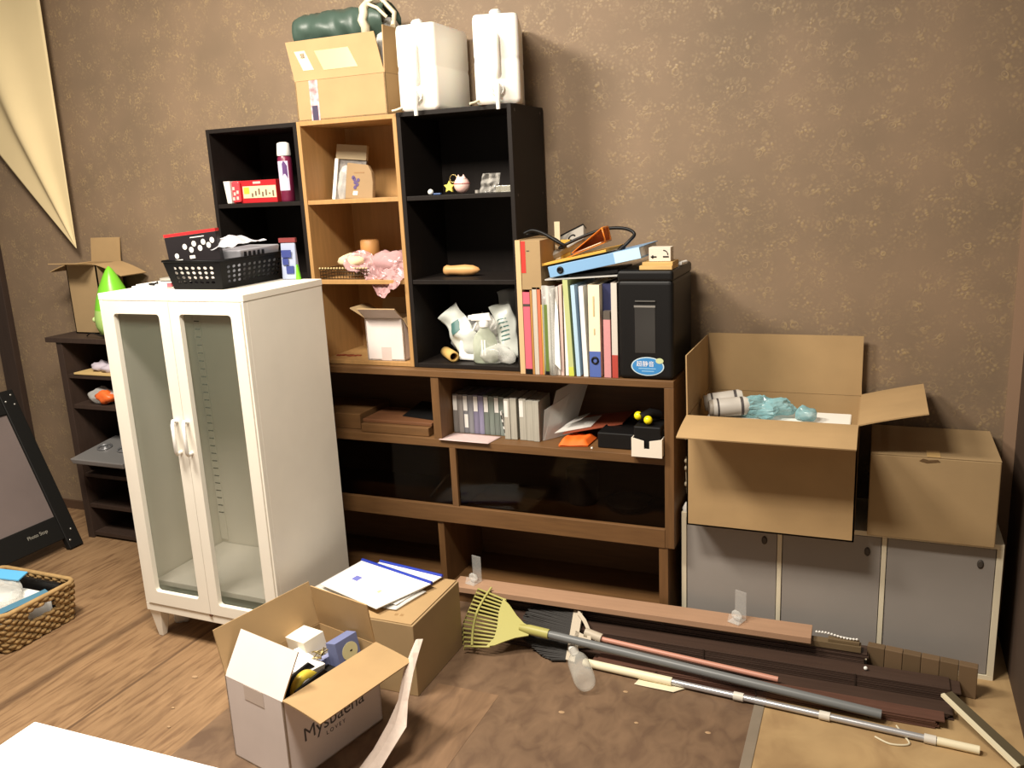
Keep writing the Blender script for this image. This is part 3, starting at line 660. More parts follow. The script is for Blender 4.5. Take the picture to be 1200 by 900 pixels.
wd_.M = Matrix.Identity(4); wd_.box(.085, .132, -.0008, -.0002, .147, .150); wd_.box(.015, .047, -.0008, -.0002, .081, .084); wd_.box(.024, .038, -.0008, -.0002, .073, .078); wd_.box(.072, .09, -.0008, -.0002, .082, .092, )
wd_.build('print', mat('print_white', (216, 212, 206), .5), rb)
MB().box(.012, .16, -.0008, -.0002, .010, .062).build('lower_print', mat('pale_packet', (206, 196, 186), .6, var=.5, vscale=60), rb)
sv = thing('metal_tray', 'silver grey slotted metal tray sticking out of the black basket', 'tray', oncab(.325, .222, 1.2445), (0, 0, -.0133))
b = MB(); b.hexa([(0, 0, 0), (.09, 0, 0), (.09, .175, 0), (0, .175, 0)], [(-.02, -.02, .108), (.108, -.02, .108), (.108, .182, .112), (-.02, .182, .112)]); b.build('body', mat('silver_grey', (168, 168, 174), .4, metal=.25), sv, bevel=.004)
k = MB()
for i in range(5): y = .0+i*.022; k.box(.1040, .1095, y, y+.009, .076, .102)
k.build('slot', M_blackp, sv)
wp = MB()
def wrapf(u, v):
    q = Vector((-.085+.18*u, -.10+.19*v, 0)); q.z = .018*math.sin(math.pi*u)*math.sin(math.pi*v)+.012*noise.noise(q*20)+.004*noise.noise(q*55)-.05*max(0, .28-u)-.05*max(0, .2-v); return q
wp.grid(wrapf, 30, 28, smooth=False)
o = tag(wp.build('plastic_wrap', clearmat('shiny_wrap', (215, 215, 220), .35, .16, .12), None, solid=.001), 'crumpled clear plastic wrap over the black basket', 'plastic wrap'); put(o, oncab(.335, .255, 1.376))
bl = thing('leaflet', 'white leaflet sheets at the left of the white cabinet top', 'papers', oncab(.0, .06))
MB().box(.005, .16, .08, .30, 0, .004).build('sheets', M_paper, bl); MB().box(.005, .12, .10, .335, .004, .008).build('sheets', M_whitep, bl)
k = MB(); k.lathe([(.03, 0), (.045, .001), (.045, .009), (.03, .010)], 24, (0, 0, 0)); o = tag(k.build('plastic_disc', mat('grey_lid', (150, 146, 136), .4)), 'round grey plastic disc on the leaflets', 'disc'); put(o, oncab(.055, .28, 1.2465))
k = MB(); k.box(-.014, .014, -.006, .006, 0, .008); k.tube([(.012, 0, .006), (.02, .006, .012), (.026, .0, .006)], .0025, 6)
o = tag(k.build('binder_clip', M_blackp, bevel=.001), 'small black clip on the white cabinet top', 'clip'); put(o, oncab(.075, .165, 1.2425), (0, 0, R(-8)))
k = thing('eraser', 'small white and red eraser against the black basket', 'eraser', oncab(.175, .12, 1.2425), (0, 0, R(20))); MB().box(0, .022, 0, .012, 0, .012).build('rubber', M_whitep, k, bevel=.001); MB().box(.006, .0225, -.0005, .0125, -.0, .0125).build('sleeve', mat('red_sleeve', (214, 90, 100), .5), k)
sp = thing('refill_pack', 'blue and white detergent refill pack on the cabinet top beside the oak bookcase', 'detergent', oncab(.46, .365), (0, 0, R(8)))
MB().hexa([(0, .0, 0), (.055, .0, 0), (.055, .03, 0), (0, .03, 0)], [(0, .011, .125), (.055, .011, .125), (.055, .019, .125), (0, .019, .125)]).build('pouch', mat('shaded_white_blue_film', (150, 158, 180), .35), sp, bevel=.004)  # film and print colours darkened to stand for the shade here
k = MB(); k.box(.006, .042, .001, .003, .075, .10); k.box(.008, .03, -.0002, .002, .05, .072); k.box(.02, .048, -.0008, .002, .02, .046); k.build('print', mat('ink_blue_shaded', (52, 62, 120), .5), sp)
MB().box(-.004, .058, .009, .021, .125, .14).build('top_band', mat('dark_red', (120, 50, 50), .5), sp); MB().hexa([(.052, .0, 0), (.066, .0, 0), (.066, .012, 0), (.052, .012, 0)], [(.058, .0, .05), (.060, .0, .05), (.060, .01, .05), (.058, .01, .05)]).build('green_corner', mat('leaf_green', (110, 210, 40), .4), sp)

# ------------------------------------------------------------------ inside the left black bookcase
zt = HZ+.586+.0155
rbx = thing('red_carton', 'red carton with a cream window label in the left black bookcase', 'box', (-.70, -.262, zt))
MB().box(0, .20, 0, .09, 0, .083).build('body', mat('deep_red', (176, 34, 40), .45), rbx, bevel=.001)
MB().box(.045, .198, -.0008, -.0002, .018, .062).build('window_label', mat('cream_label', (206, 196, 160), .6), rbx); MB().box(.05, .075, -.0014, -.0008, .034, .058).build('yellow_print', mat('olive_yellow', (196, 180, 60), .6), rbx)
k = MB()
for i in range(7): k.box(.085+i*.016, .092+i*.016, -.0014, -.0008, .022+(i % 3)*.004, .036+(i*7 % 5)*.004)
k.build('picture_print', mat('print_brownish', (110, 84, 66), .7), rbx); k = MB()
for i in range(3): k.box(.02+i*.012, .03+i*.012, -.0012, -.0002, .066, .072)
MB().box(.095, .13, -.001, -.0003, .07, .078).build('title_print', mat('pale_pink', (230, 180, 170), .6), rbx)
k = MB(); k.M = Matrix.Translation((.022, -.003, .0)); k.box(-.018, .018, -.012, .001, .004, .082); o = k.build('bright_tube_print', mat('bright_red', (236, 66, 74), .4), rbx, bevel=.006)
k = MB()
for x, z in ((.012, .012), (.03, .014), (.018, .03), (.032, .036), (.014, .05)): k.box(x-.005, x+.005, -.0165, -.0148, z, z+.012)
k.build('pale_print', mat('pale_pink', (230, 180, 170), .6), rbx)
MB().hexa([(-.022, -.014, .002), (-.002, -.014, .002), (-.002, .05, .002), (-.022, .05, .002)], [(-.032, -.014, .084), (-.002, -.014, .084), (-.002, .05, .084), (-.032, .05, .084)]).build('end_card', mat('white_card', (216, 210, 200), .6), rbx)
sc = thing('spray_can', 'tall maroon spray can with a white cap in the left black bookcase', 'spray can', (-.45, -.262, zt))
MB().lathe([(.023, 0), (.0255, .004), (.0255, .155), (.02, .166)], 24).build('can', mat('maroon_paint', (112, 34, 62), .3), sc)
MB().lathe([(.0245, .164), (.0255, .17), (.022, .208), (.013, .212)], 24).build('cap', mat('white_cap', (226, 220, 214), .4), sc)
k = MB(); a0 = [R(-150+i*10) for i in range(13)]
k.add([(.0258*math.cos(a), .0258*math.sin(a), z) for z in (.04, .145) for a in a0], [(i, i+1, 14+i, 13+i) for i in range(12)], smooth=True); k.build('label', mat('lilac_label', (206, 196, 216), .5), sc)
k = MB(); a1 = [R(-80+i*10) for i in range(5)]
k.add([(.026*math.cos(a), .026*math.sin(a), z+.01*math.sin(i)) for z in (.09, .135) for i, a in enumerate(a1)], [(i, i+1, 6+i, 5+i) for i in range(4)], smooth=True); k.build('label_picture', mat('plum', (88, 56, 108), .5), sc)

# ------------------------------------------------------------------ inside the oak bookcase
zo2 = HZ+.586+.0155; zo1 = HZ+.298+.0155; zo0 = HZ+.0155
pc = thing('foil_pouch', 'clear-fronted zip pouch leaning behind the paper pouch in the oak bookcase', 'pouch', (-.315, -.175, zo2), (R(-9), R(6), R(8)))
MB().hexa([(0, 0, 0), (.12, 0, 0), (.12, .03, 0), (0, .03, 0)], [(0, .012, .195), (.12, .012, .195), (.12, .016, .195), (0, .016, .195)]).build('pouch', mat('grey_foil', (120, 112, 104), .3, var=.5, vscale=45), pc, bevel=.003)
MB().box(-.0, .121, .002, .020, .15, .203).build('header', mat('shaded_kraft_white', (176, 158, 126), .7), pc); MB().box(-.001, .012, -.003, .005, .0, .15).build('white_edge', M_paper, pc)  # header dulled in colour for the shade inside the bookcase
k = MB(); 
for i in range(4): k.box(.065+i*.004, .083+i*.002, -.004, -.0005, .03+i*.018, .042+i*.018)
k.build('print', mat('ink_blue_shaded2', (56, 60, 110), .5), pc)
k = MB(); k.blob((.04, .0, .06), (.022, .012, .07), .01, 60, 12, seed=2); k.build('bulge', M_bag, pc)
pp = thing('paper_pouch', 'kraft paper pouch with a purple flower print leaning in the oak bookcase', 'pouch', (-.235, -.215, zo2), (R(-16), R(2), R(-6)))
k = MB(); prof_ = [(0, 0), (.125, 0), (.118, .06), (.105, .10), (.085, .125), (-.01, .135), (-.008, .08)]; k.prism(prof_, 0, .02); k.build('pouch', mat('shaded_kraft_tan', (146, 120, 86), .75, var=.05), pp, bevel=.004)  # kraft colour darkened to stand for the shade in this compartment
k = MB()
for x, z in ((.04, .06), (.052, .068), (.034, .072), (.05, .052), (.028, .078), (.042, .042)): k.M = Matrix.Translation((x, -.0008, z)) @ Matrix.Rotation(R(90), 4, 'X'); k.lathe([(.0075, 0), (.0075, .0006)], 10)
k.build('flower_print', mat('ink_purple', (82, 66, 108), .6), pp); MB().box(.036, .056, -.0012, -.0004, .014, .028).build('label', M_paper, pp)
MB().box(.028, .075, -.001, -.0003, .094, .098).build('text_print', mat('print_brown2', (140, 108, 72), .7), pp)
wbk = thing('wire_basket', 'small bead-edged wire basket on the middle shelf of the oak bookcase', 'basket', (-.325, -.285, zo1))
k = MB()
for z in (.004, .016, .028, .038): k.tube([(x, y, z) for x, y in ((0, 0), (.20, 0), (.20, .12), (0, .12))], .0018, 5, closed=True)
for i in range(17): x = i*.0125; k.tube([(x, 0, .002), (x, 0, .038)], .0014, 5); k.tube([(x, .12, .002), (x, .12, .038)], .0014, 5)
k.build('wires', mat('bronze_wire', (84, 66, 46), .4, metal=.6), wbk)
k = MB()
for i in range(17): k.blob((i*.0125, 0, .041), (.004, .004, .004), 0, 1, 6)
k.build('beads', mat('pale_beads', (200, 180, 130), .4), wbk)
o = tag(MB().lathe([(.032, 0), (.036, .006), (.036, .052), (.03, .058)], 24).build('wooden_pot', mat('turned_wood', (190, 138, 82), .5, var=.1), None), 'round wooden pot behind the white pouch in the oak bookcase', 'pot'); put(o, (-.205, -.12, zo1+.075))
o = tag(MB().box(-.06, .06, -.045, .045, 0, .07).build('small_carton', M_card2, None, bevel=.002), 'small brown carton under the wooden pot', 'box'); put(o, (-.20, -.115, zo1+.0005))
k = MB(); k.blob((0, 0, .0), (.062, .05, .026), .012, 24, 14, seed=3, flat=-.022); o = tag(k.build('cloth_bundle', mat('cream_cloth2', (222, 200, 160), .8)), 'cream cloth bundle on the wire basket', 'cloth'); put(o, (-.205, -.235, zo1+.0645))
k = MB()
def pinkbag(u, v):
    x = -.215+.25*u; y = -.25-.055*v+.02*math.sin(u*5); z = 1.305-.045*u-.13*v*(.35+.65*math.exp(-((u-.62)/.3)**2))
    q = Vector((x, y, z)); q.y += .02*noise.noise(q*28)+.010*noise.noise(q*70); q.z += .02*noise.noise(q*22+Vector((3, 1, 2)))+.008*noise.noise(q*64); q.x = min(q.x, .034)
    return q
k.grid(pinkbag, 34, 26, smooth=False); k.blob((-.06, -.215, 1.262), (.075, .055, .045), .02, 26, 14, seed=7, flat=zo1+.003)
tag(k.build('plastic_bag', clearmat('pinkish_bag', (206, 164, 164), .35, .45, .18), None, solid=.0006), 'pinkish clear plastic bag spilling over the middle shelf of the oak bookcase', 'bag')
wx = carton('white_box', 'open white carton on the bottom shelf of the oak bookcase', (-.148, -.288, zo0+.0008), (0, 0, R(2)), .155, .13, .155, M_cardw, M_card2, (('f', .065, 52), ('l', .07, 60), ('b', .06, 20), ('r', .055, 150)))
k = MB(); k.box(.06, .10, -.0008, -.0002, 0, .05); k.build('tape', mat('faded_tape2', (206, 190, 182), .4), wx)
k = MB()
for i in range(6): k.box(-.32+i*.016, -.305+i*.017, -.24+.006*(i % 3), -.225+.006*(i % 2), zo0+.0004, zo0+.004)
tag(k.build('red_netting', mat('red_brown', (140, 66, 40), .7)), 'scrap of red string on the bottom shelf of the oak bookcase', 'string')

# ------------------------------------------------------------------ inside the right black bookcase
zc2 = HZ+.586+.0155; zc1 = HZ+.298+.0155; zc0 = HZ+.0155
def bl_(c, r): return MB().blob(c, r, 0, 1, 10)
o = tag(bl_((0, 0, .010), (.010, .010, .010)).build('white_ball', M_whitep), 'small white ball at the left on the upper shelf of the right black bookcase', 'ball'); put(o, (.150, -.27, zc2+.0005))
k = MB(); k.box(-.014, .014, -.006, .006, 0, .006); o = tag(k.build('blue_clip', mat('dull_blue', (60, 84, 130), .5), bevel=.002), 'tiny dull blue clip beside the white ball', 'clip'); put(o, (.176, -.27, zc2+.0005))
pg = thing('piglet_figure', 'round pale pink ornament with two pointed ears on the upper black shelf', 'ornament', (.268, -.265, zc2+.0005), (0, 0, R(-18)))
bl_((0, 0, .029), (.028, .026, .028)).build('body', mat('shell_pink', (236, 196, 186), .35), pg); k = MB(); k.lathe([(.009, 0), (.0005, .014)], 8, (-.012, -.002, .050)); k.lathe([(.009, 0), (.0005, .014)], 8, (.012, -.002, .050)); k.build('ear', mat('shell_pink', (236, 196, 186), .35), pg)
k = MB(); k.tube([(.0285*math.cos(a/16*6.2832), .0265*math.sin(a/16*6.2832), .034) for a in range(16)], .0012, 5, closed=True); k.build('collar', mat('rose', (200, 90, 90), .5), pg)
sr = thing('star_charm', 'yellow star-shaped charm with a wire ring on the upper black shelf', 'charm', (.222, -.27, zc2+.0005), (R(-8), 0, 0))
k = MB(); k.prism([((.022 if i % 2 == 0 else .011)*math.sin(i*math.pi/5), .024+(.022 if i % 2 == 0 else .011)*math.cos(i*math.pi/5)) for i in range(10)], -.006, .006); k.build('star', mat('star_yellow', (214, 200, 90), .4), sr, bevel=.002)
k = MB(); k.tube([(.014+.013*math.cos(a/14*6.2832), 0, .052+.013*math.sin(a/14*6.2832)) for a in range(14)], .0016, 6, closed=True); k.build('ring', mat('brass2', (170, 150, 96), .3, metal=.7), sr)
k = MB(); k.lathe([(.0075, 0), (.007, .01)], 12); o = tag(k.build('grey_stopper', mat('grey_plastic2', (150, 144, 136), .5)), 'tiny grey stopper right of the pink ornament', 'stopper'); put(o, (.325, -.268, zc2+.0005))
k = MB()
def pk_(u, v):
    q = Vector((.330+.066*u+.008*v, -.262+.02*v, zc2+.001+.062*v)); q.y += .012*noise.noise(q*60); return q
k.grid(pk_, 16, 14, smooth=False); tag(k.build('small_bag', clearmat('sparkly_bag', (200, 196, 188), .5, .12, .1), None, solid=.003), 'small clear bag of parts standing on the upper black shelf', 'bag')
tag(MB().box(.405, .458, -.295, -.255, zc2+.0005, zc2+.022).build('clear_case', clearmat('case_plastic', (190, 186, 170), .2, .4), bevel=.002), 'flat clear plastic case at the right end of the upper black shelf', 'case')
k = MB(); k.M = Matrix.Translation((.14, -.185, zc1+.021)) @ Matrix.Rotation(R(4), 4, 'Z') @ Matrix.Rotation(R(90), 4, 'Y'); k.lathe([(.0005, -.002), (.014, 0), (.019, .01), (.0165, .026), (.017, .04), (.0195, .08), (.017, .11), (.009, .13), (.001, .136)], 18)
tag(k.build('wooden_stick', mat('turned_pale_wood', (206, 156, 100), .5, var=.1)), 'turned wooden stick lying on the middle shelf of the right black bookcase', 'stick')
k = MB(); k.M = Matrix.Translation((.20, -.272, zc0+.0205)) @ Matrix.Rotation(R(132), 4, 'Z') @ Matrix.Rotation(R(90), 4, 'Y'); k.lathe([(.0135, 0), (.0195, 0), (.0195, .11), (.0135, .11), (.0135, 0)], 20, cap=False)
tag(k.build('cardboard_tube', mat('kraft_tube', (196, 160, 92), .7)), 'short cardboard tube at the front of the bottom black shelf', 'tube')
o = tag(MB().box(-.03, .03, -.025, .025, 0, .07).build('white_pack', M_whitep, bevel=.006), 'white squarish pack between the cardboard tube and the spray bottle', 'pack'); put(o, (.232, -.222, zc0+.0005), (R(-8), R(4), R(10)))
def bagsheet(name, label, c, wd, hg, lean, tilt, m, seed, prints=None):
    t = thing(name, label, 'bag', c, (R(lean), R(tilt), 0))
    def fn(u, v):
        q = Vector(((u-.5)*wd*(1-.15*v), 0, v*hg)); n_ = noise.noise(q*18+Vector((seed, 0, 0)))
        q.y = -.03*math.sin(math.pi*u)*math.sin(math.pi*min(1, v*1.1))+.022*n_; q.x += .015*noise.noise(q*14+Vector((0, seed, 0))); q.z += .012*noise.noise(q*16+Vector((0, 0, seed)))*v; return q
    k = MB(); k.grid(fn, 18, 18); k.build('film', m, t, solid=.0012)
    if prints:
        k = MB()
        for (u0, v0, u1, v1) in prints: k.grid(lambda u, v: fn(u0+(u1-u0)*u, v0+(v1-v0)*v)+Vector((0, -.0022, 0)), 3, 3)
        k.build('print', mat('print_teal', (70, 108, 104), .5), t)
    return t
fd = MB(); fd.blob((0, 0, .07), (.055, .05, .075), .02, 20, 12, seed=5, flat=.001); o = tag(fd.build('plastic_bag', clearmat('grey_bag', (170, 170, 168), .3, .6, .3)), 'grey folded plastic bag behind the spray bottle, on the left', 'bag'); put(o, (.19, -.135, zc0+.0005))
bagsheet('refill_bag', 'white refill bag with a green print leaning left behind the spray bottle', (.262, -.222, zc0+.012), .115, .20, -6, -33, clearmat('white_refill', (226, 230, 222), .3, .6, .25), 1.3, [(.3, .55, .7, .75)])
bagsheet('refill_bag', 'white printed refill bag leaning at the right wall of the black bookcase', (.412, -.225, zc0+.012), .095, .20, -8, -17, clearmat('white_refill', (226, 230, 222), .3, .6, .25), 4.1, [(.2, .35+.07*i, .75, .37+.07*i) for i in range(6)])
bagsheet('refill_bag', 'upper grey refill bag standing at the back right of the black bookcase', (.41, -.13, zc0+.008), .12, .245, -4, -12, clearmat('grey_bag', (170, 170, 168), .3, .6, .3), 7.7)
fw = MB(); fw.blob((0, 0, .08), (.085, .05, .085), .035, 24, 18, seed=15, flat=.001, smooth=False); o = tag(fw.build('plastic_bag', M_milky), 'crumpled milky plastic bag filling the corner behind the spray bottle', 'bag'); put(o, (.31, -.15, zc0+.0005))
sb = thing('spray_bottle', 'clear trigger spray bottle with a white nozzle on the bottom black shelf', 'spray bottle', (.315, -.25, zc0+.0008), (0, 0, R(10)))
MB().lathe([(.034, 0), (.04, .005), (.04, .07), (.034, .095), (.016, .118), (.0145, .13)], 24, sx=1.1, sy=.75).build('bottle', clearmat('spray_plastic', (214, 222, 200), .3, .35), sb)
MB().lathe([(.017, .128), (.017, .146), (.012, .15)], 16).build('collar', M_whitep, sb)
k = MB(); k.hexa([(-.045, -.010, .150), (.03, -.010, .150), (.03, .010, .150), (-.045, .010, .150)], [(-.045, -.008, .170), (.02, -.008, .176), (.02, .008, .176), (-.045, .008, .170)]); k.box(-.056, -.045, -.008, .008, .153, .168); k.build('spray_head', M_whitep, sb, bevel=.002)
k = MB(); k.tube([(-.022, 0, .150), (-.03, 0, .135), (-.042, 0, .112)], .004, 6); k.build('trigger', M_whitep, sb)
k = MB()
for i in range(2): k.box(-.006+i*.010, -.001+i*.010, -.0312, -.0300, .03, .085)
k.build('label_stripe', M_paper, sb)
fw = MB(); fw.blob((0, 0, .03), (.07, .035, .035), .018, 26, 12, seed=12, flat=.001); o = tag(fw.build('plastic_bag', M_bag), 'crumpled clear plastic at the front right of the bottom black shelf', 'bag'); put(o, (.365, -.262, zc0+.0005))

# ------------------------------------------------------------------ on top of the bookcases
ztop = HZ+.8795
def tank(label, loc, rotz):
    t = thing('water_tank', label, 'water tank', loc, (0, 0, rotz)); W, D, H = .146, .27, .300
    m = mat('frosted_polyethylene', (240, 236, 226), .4, sub=.12, spec=.4)
    b = MB(); n = 10
    # body as stacked rounded rectangles, waist groove on the sides
    lev = [(0, .90), (.006, .97), (.014, 1), (.125, 1), (.133, .98), (.14, .98), (.148, 1), (.252, 1), (.264, .975), (.270, .94), (.272, .9)]
    rings = []
    for z, s in lev:
        P = rrect(-W/2*s, W/2*s, -D/2*(1-(1-s)*.6), D/2*(1-(1-s)*.6), .013, 4); rings.append([(x, y, z) for x, y in P])
    k = len(rings[0]); vs = [p for r_ in rings for p in r_]; fs = [(i*k+j, i*k+(j+1) % k, (i+1)*k+(j+1) % k, (i+1)*k+j) for i in range(len(rings)-1) for j in range(k)]
    b.add(vs, fs, None, True); b.add(rings[0], [tuple(reversed(range(k)))]); b.add(rings[-1], [tuple(range(k))])
    b.build('body', m, t)
    h = MB(); h.tube([(0, -D/2+.006, .205), (0, -D/2-.006, .195), (0, -D/2-.007, .18), (0, -D/2-.007, .11), (0, -D/2-.006, .095), (0, -D/2+.006, .085)], .012, 10); h.build('handle', m, t)
    c = MB(); c.M = Matrix.Translation((0, -D/2+.03, .264)) @ Matrix.Rotation(R(20), 4, 'X'); c.lathe([(.019, 0), (.019, .018), (.012, .024)], 18); c.build('cap', M_whitep, t)
    f = MB(); f.M = Matrix.Translation((0, -D/2+.008, .045)) @ Matrix.Rotation(R(90), 4, 'X'); f.lathe([(.016, 0), (.016, .016), (.011, .02), (.011, .03)], 16)
    f.M = Matrix.Translation((0, -D/2-.022, .01)); f.lathe([(.0065, -.028), (.0075, 0), (.010, .02), (.010, .044), (.006, .05)], 14)
    f.M = Matrix.Identity(4); f.tube([(.019*math.cos(a/14*6.2832), -D/2-.012, .045+.019*math.sin(a/14*6.2832)) for a in range(14)], .003, 6, closed=True)
    f.build('tap', M_whitep, t); g = MB(); g.tube([(-W/2+.01, -D/2+.004, .014), (-W/2-.004, -D/2-.014, .006), (-W/2-.018, -D/2-.022, .003)], .004, 6); g.build('tag_string', M_cream, t)
    return t
tank('white water tank with a tap, standing next to the cardboard box', (.142, -.168, ztop), R(1))
tank('white water tank with a tap, at the right end of the black bookcase', (.388, -.17, ztop), R(19))
tb_ = carton('cardboard_box', 'open brown cardboard box with a printed tape strip on the oak bookcase', (-.353, -.288, HZ+.8768), (0, 0, R(-1)), .372, .255, .135, M_card, M_card, (('f', .142, -12, 0, -.048), ('r', .15, 2), ('b', .10, 30), ('l', .07, -86)))
MB().box(.06, .097, -.0009, -.0003, 0, .135).build('printed_tape', mat('red_white_tape', (206, 168, 168), .4, var=.6, vscale=45), tb_)
MB().box(.066, .09, -.0014, -.0009, .0, .05).build('dark_print', mat('navy_print', (70, 62, 84), .5), tb_)
# label and tape on the raised flap (flap tilted -12 deg, outer side facing the room)
fa = R(-12)
def onflap(x, s): return Vector((x-.048*(s/.142)*1.0, .0-math.sin(-fa)*-s*1.0, .136+math.cos(fa)*s))
def flapquad(x0, x1, s0, s1, t0=0., t1=0.):
    q = []
    for x, s in ((x0, s0), (x1, s0+t0), (x1+t1, s1+t0), (x0+t1, s1)): p = onflap(x, s); p += Vector((0, -.0012, 0)); q.append(p)
    return q
k = MB(); k.slab(flapquad(.05, .095, .035, .105, 0, -.02), .0006); k.build('label', mat('pale_label', (222, 200, 168), .6), tb_); k = MB(); k.slab(flapquad(.052, .07, .078, .096), .0012); k.build('label_print', mat('pale_print', (196, 170, 140), .6), tb_)
k = MB(); k.slab(flapquad(.135, .275, .03, .10, .0, -.02), .0006); k.build('tape', mat('shiny_tape', (216, 184, 134), .25), tb_)
gs = thing('rolled_sheet', 'rolled dark green plastic sheet in the cardboard box on the oak bookcase', 'plastic sheet', (-.185, -.16, HZ+.8768+.315), (0, R(-2), R(2)))
k = MB()
def roll_(u, v):
    x = -.195+.36*u; a = v*2*math.pi; r_ = .062*(1+.06*noise.noise(Vector((x*12, math.cos(a)*2, math.sin(a)*2)))); q = Vector((x, r_*1.2*math.cos(a), r_*math.sin(a))); q += Vector((0, .012*noise.noise(q*24), .012*noise.noise(q*30+Vector((5, 0, 0))))); return q
k.grid(roll_, 30, 22); k.build('roll', mat('dark_green_vinyl', (66, 84, 74), .42, bump=.3, bscale=25), gs, solid=.003)
k = MB(); k.tube([(.10+.004*math.sin(a*3), .082*math.cos(a/20*6.2832), .068*math.sin(a/20*6.2832)) for a in range(20)], .016, 6, closed=True); k.tube([(.11, -.06, .06), (.15, -.05, .075), (.19, -.02, .02), (.2, -.06, -.03)], .009, 6); k.tube([(.12, -.07, .05), (.16, -.085, .03), (.185, -.07, .0)], .006, 6)
k.build('strap', mat('pale_strap', (226, 214, 184), .6), gs)
k = MB(); k.blob((0, 0, 0), (.05, .06, .10), .02, 16, 14, seed=21); o = tag(k.build('plastic_bag', M_milky), 'milky plastic bag bulging beside the green roll', 'bag'); put(o, (-.03, -.15, HZ+.8768+.225))
o = tag(MB().box(-.15, .15, -.1, .1, 0, .08).build('dark_case', M_blackp, bevel=.01), 'black case inside the cardboard box under the green roll', 'case'); put(o, (-.165, -.16, HZ+.8768+.007))
o = tag(MB().box(-.1, .1, -.06, .06, 0, .10).build('packing_bag', mat('grey_packing', (120, 116, 108), .7), bevel=.02), 'grey bundle packed between the black case and the green roll', 'bundle'); put(o, (-.2, -.16, HZ+.8768+.09))

# ------------------------------------------------------------------ files on the long bookcase
ZF = .8930
def file_(name, label, x0, x1, h, m, y=-.33, d=.225, spine=None, edge=None, lean=0, cat='file', grp=None):
    t = thing(name, label, cat, ((x0+x1)/2, y, ZF), (0, R(lean), 0), grp); hw = (x1-x0)/2
    k = MB(); e = min(.0018, hw*.5)
    k.box(-hw, -hw+e, 0, d, 0, h); k.box(hw-e, hw, 0, d, 0, h); k.box(-hw+e, hw-e, 0, e, 0, h); k.build('cover', m, t)
    MB().box(-hw+e, hw-e, e+.004, d-.006, .004, h-.008).build('papers', M_paper, t)
    for z0_, z1_, mm, nm in (spine or []): MB().box(-hw*.999, hw*.999, -.0009, -.0002, z0_, z1_).build(nm, mm, t)
    return t
P_ = lambda n, c, r=.5: mat(n, c, r)
tan = P_('tan_board', (206, 176, 132))
file_('portfolio', 'tall tan portfolio at the far left of the file row', .479, .4965, .447, tan, d=.25)
kx = thing('kraft_carton', 'brown carton with a red edge strip lying high on the left files', 'carton', (.4985, -.33, ZF+.2855))
MB().box(0, .068, 0, .2, 0, .16).build('body', M_card2, kx, bevel=.001); MB().box(.0005, .016, -.0009, -.0002, .055, .158).build('red_strip', mat('red_tape', (206, 60, 52), .45), kx); MB().box(.02, .03, -.0009, -.0002, .125, .128).build('print', hm, kx)
file_('file_folder', 'bright pink thin file next to the tall tan portfolio', .4985, .5225, .277, P_('pink_card', (206, 100, 116)), spine=[(.0, .018, M_blackp, 'base_print'), (.23, .238, hm, 'mark')])
file_('file_folder', 'thin brown file right of the bright pink file', .5240, .5310, .283, P_('brown_card', (176, 128, 70)))
file_('file_folder', 'pale grey file next to the thin brown one', .5325, .5475, .293, P_('grey_card', (196, 186, 172)))
file_('file_folder', 'thin orange file left of the green clear pocket', .5490, .5600, .293, P_('orange_card', (196, 112, 82)))
gf = file_('file_folder', 'green file with an orange edge under a clear pocket', .5620, .5900, .236, P_('olive_green', (98, 116, 52)), spine=[(0, .012, M_blackp, 'base_print')])
MB().box(-.0141, -.0105, -.0016, -.0005, 0, .236).build('orange_edge', P_('amber', (214, 160, 70)), gf)
k = MB(); k.grid(lambda u, v: Vector((.567+.045*u, -.334+.008*math.sin(u*7), ZF+.001+.298*v)), 6, 4); tag(k.build('clear_pocket', M_bag, None, solid=.001), 'clear plastic pocket standing in front of the green file', 'folder')
k = thing('paper_bundle', 'bundle of loose white sheets in clear sleeves mid-row', 'papers', (.592, -.33, ZF), (0, 0, 0))
for i in range(4):
    x = .004+i*.0145; MB().box(x, x+.010, .004*(i % 2), .215, 0, .288+.006*(i % 3)).build('sheets', [M_paper, mat('sleeve_grey', (206, 200, 192), .3), P_('pinkish_sheet', (212, 186, 176))][i % 3], k)
a_ = MB(); a_.slab([(.008, -.006, .045), (.034, -.008, .02), (.03, -.004, .22), (.022, -.003, .26)], .001); a_.build('loose_sheet', M_paper, k)
lg_ = P_('lime_film', (186, 194, 136), .3)
file_('file_folder', 'light green clear file, yellow at its foot', .6530, .6700, .318, lg_, spine=[(0, .03, P_('lime_label', (198, 206, 84)), 'foot_label')], lean=-2.5)
file_('file_folder', 'light blue thin file right of the light green one', .6790, .6920, .300, P_('ice_blue', (176, 206, 226)), lean=-2.5)
file_('file_folder', 'white file with a blue edge beside the light blue file', .7040, .7190, .297, P_('blue_white', (220, 224, 232)), spine=[(0, .297, P_('white_spine', (236, 234, 230)), 'spine_label')], lean=-2)
bd = file_('ring_binder', 'wide white ring binder with a blue foot label', .7245, .7625, .302, P_('ivory', (238, 226, 196)), spine=[(0, .085, P_('binder_blue', (82, 104, 172)), 'foot_label')])
k = MB(); k.M = Matrix.Translation((0, -.0012, .055)) @ Matrix.Rotation(R(90), 4, 'X'); k.tube([(.010*math.cos(a/16*6.2832), .010*math.sin(a/16*6.2832), 0) for a in range(16)], .0035, 6, closed=True); k.build('finger_ring', M_blackp, bd)
k = MB(); k.box(-.002, .002, -.0012, -.0003, .14, .16); k.box(-.003, .002, -.0012, -.0003, .20, .265); k.build('spine_writing', mat('faint_ink', (196, 176, 130), .7), bd)
file_('file_folder', 'dark navy file behind the short pale pink file', .7645, .7985, .302, P_('navy_card', (44, 48, 84)), y=-.30, d=.2)
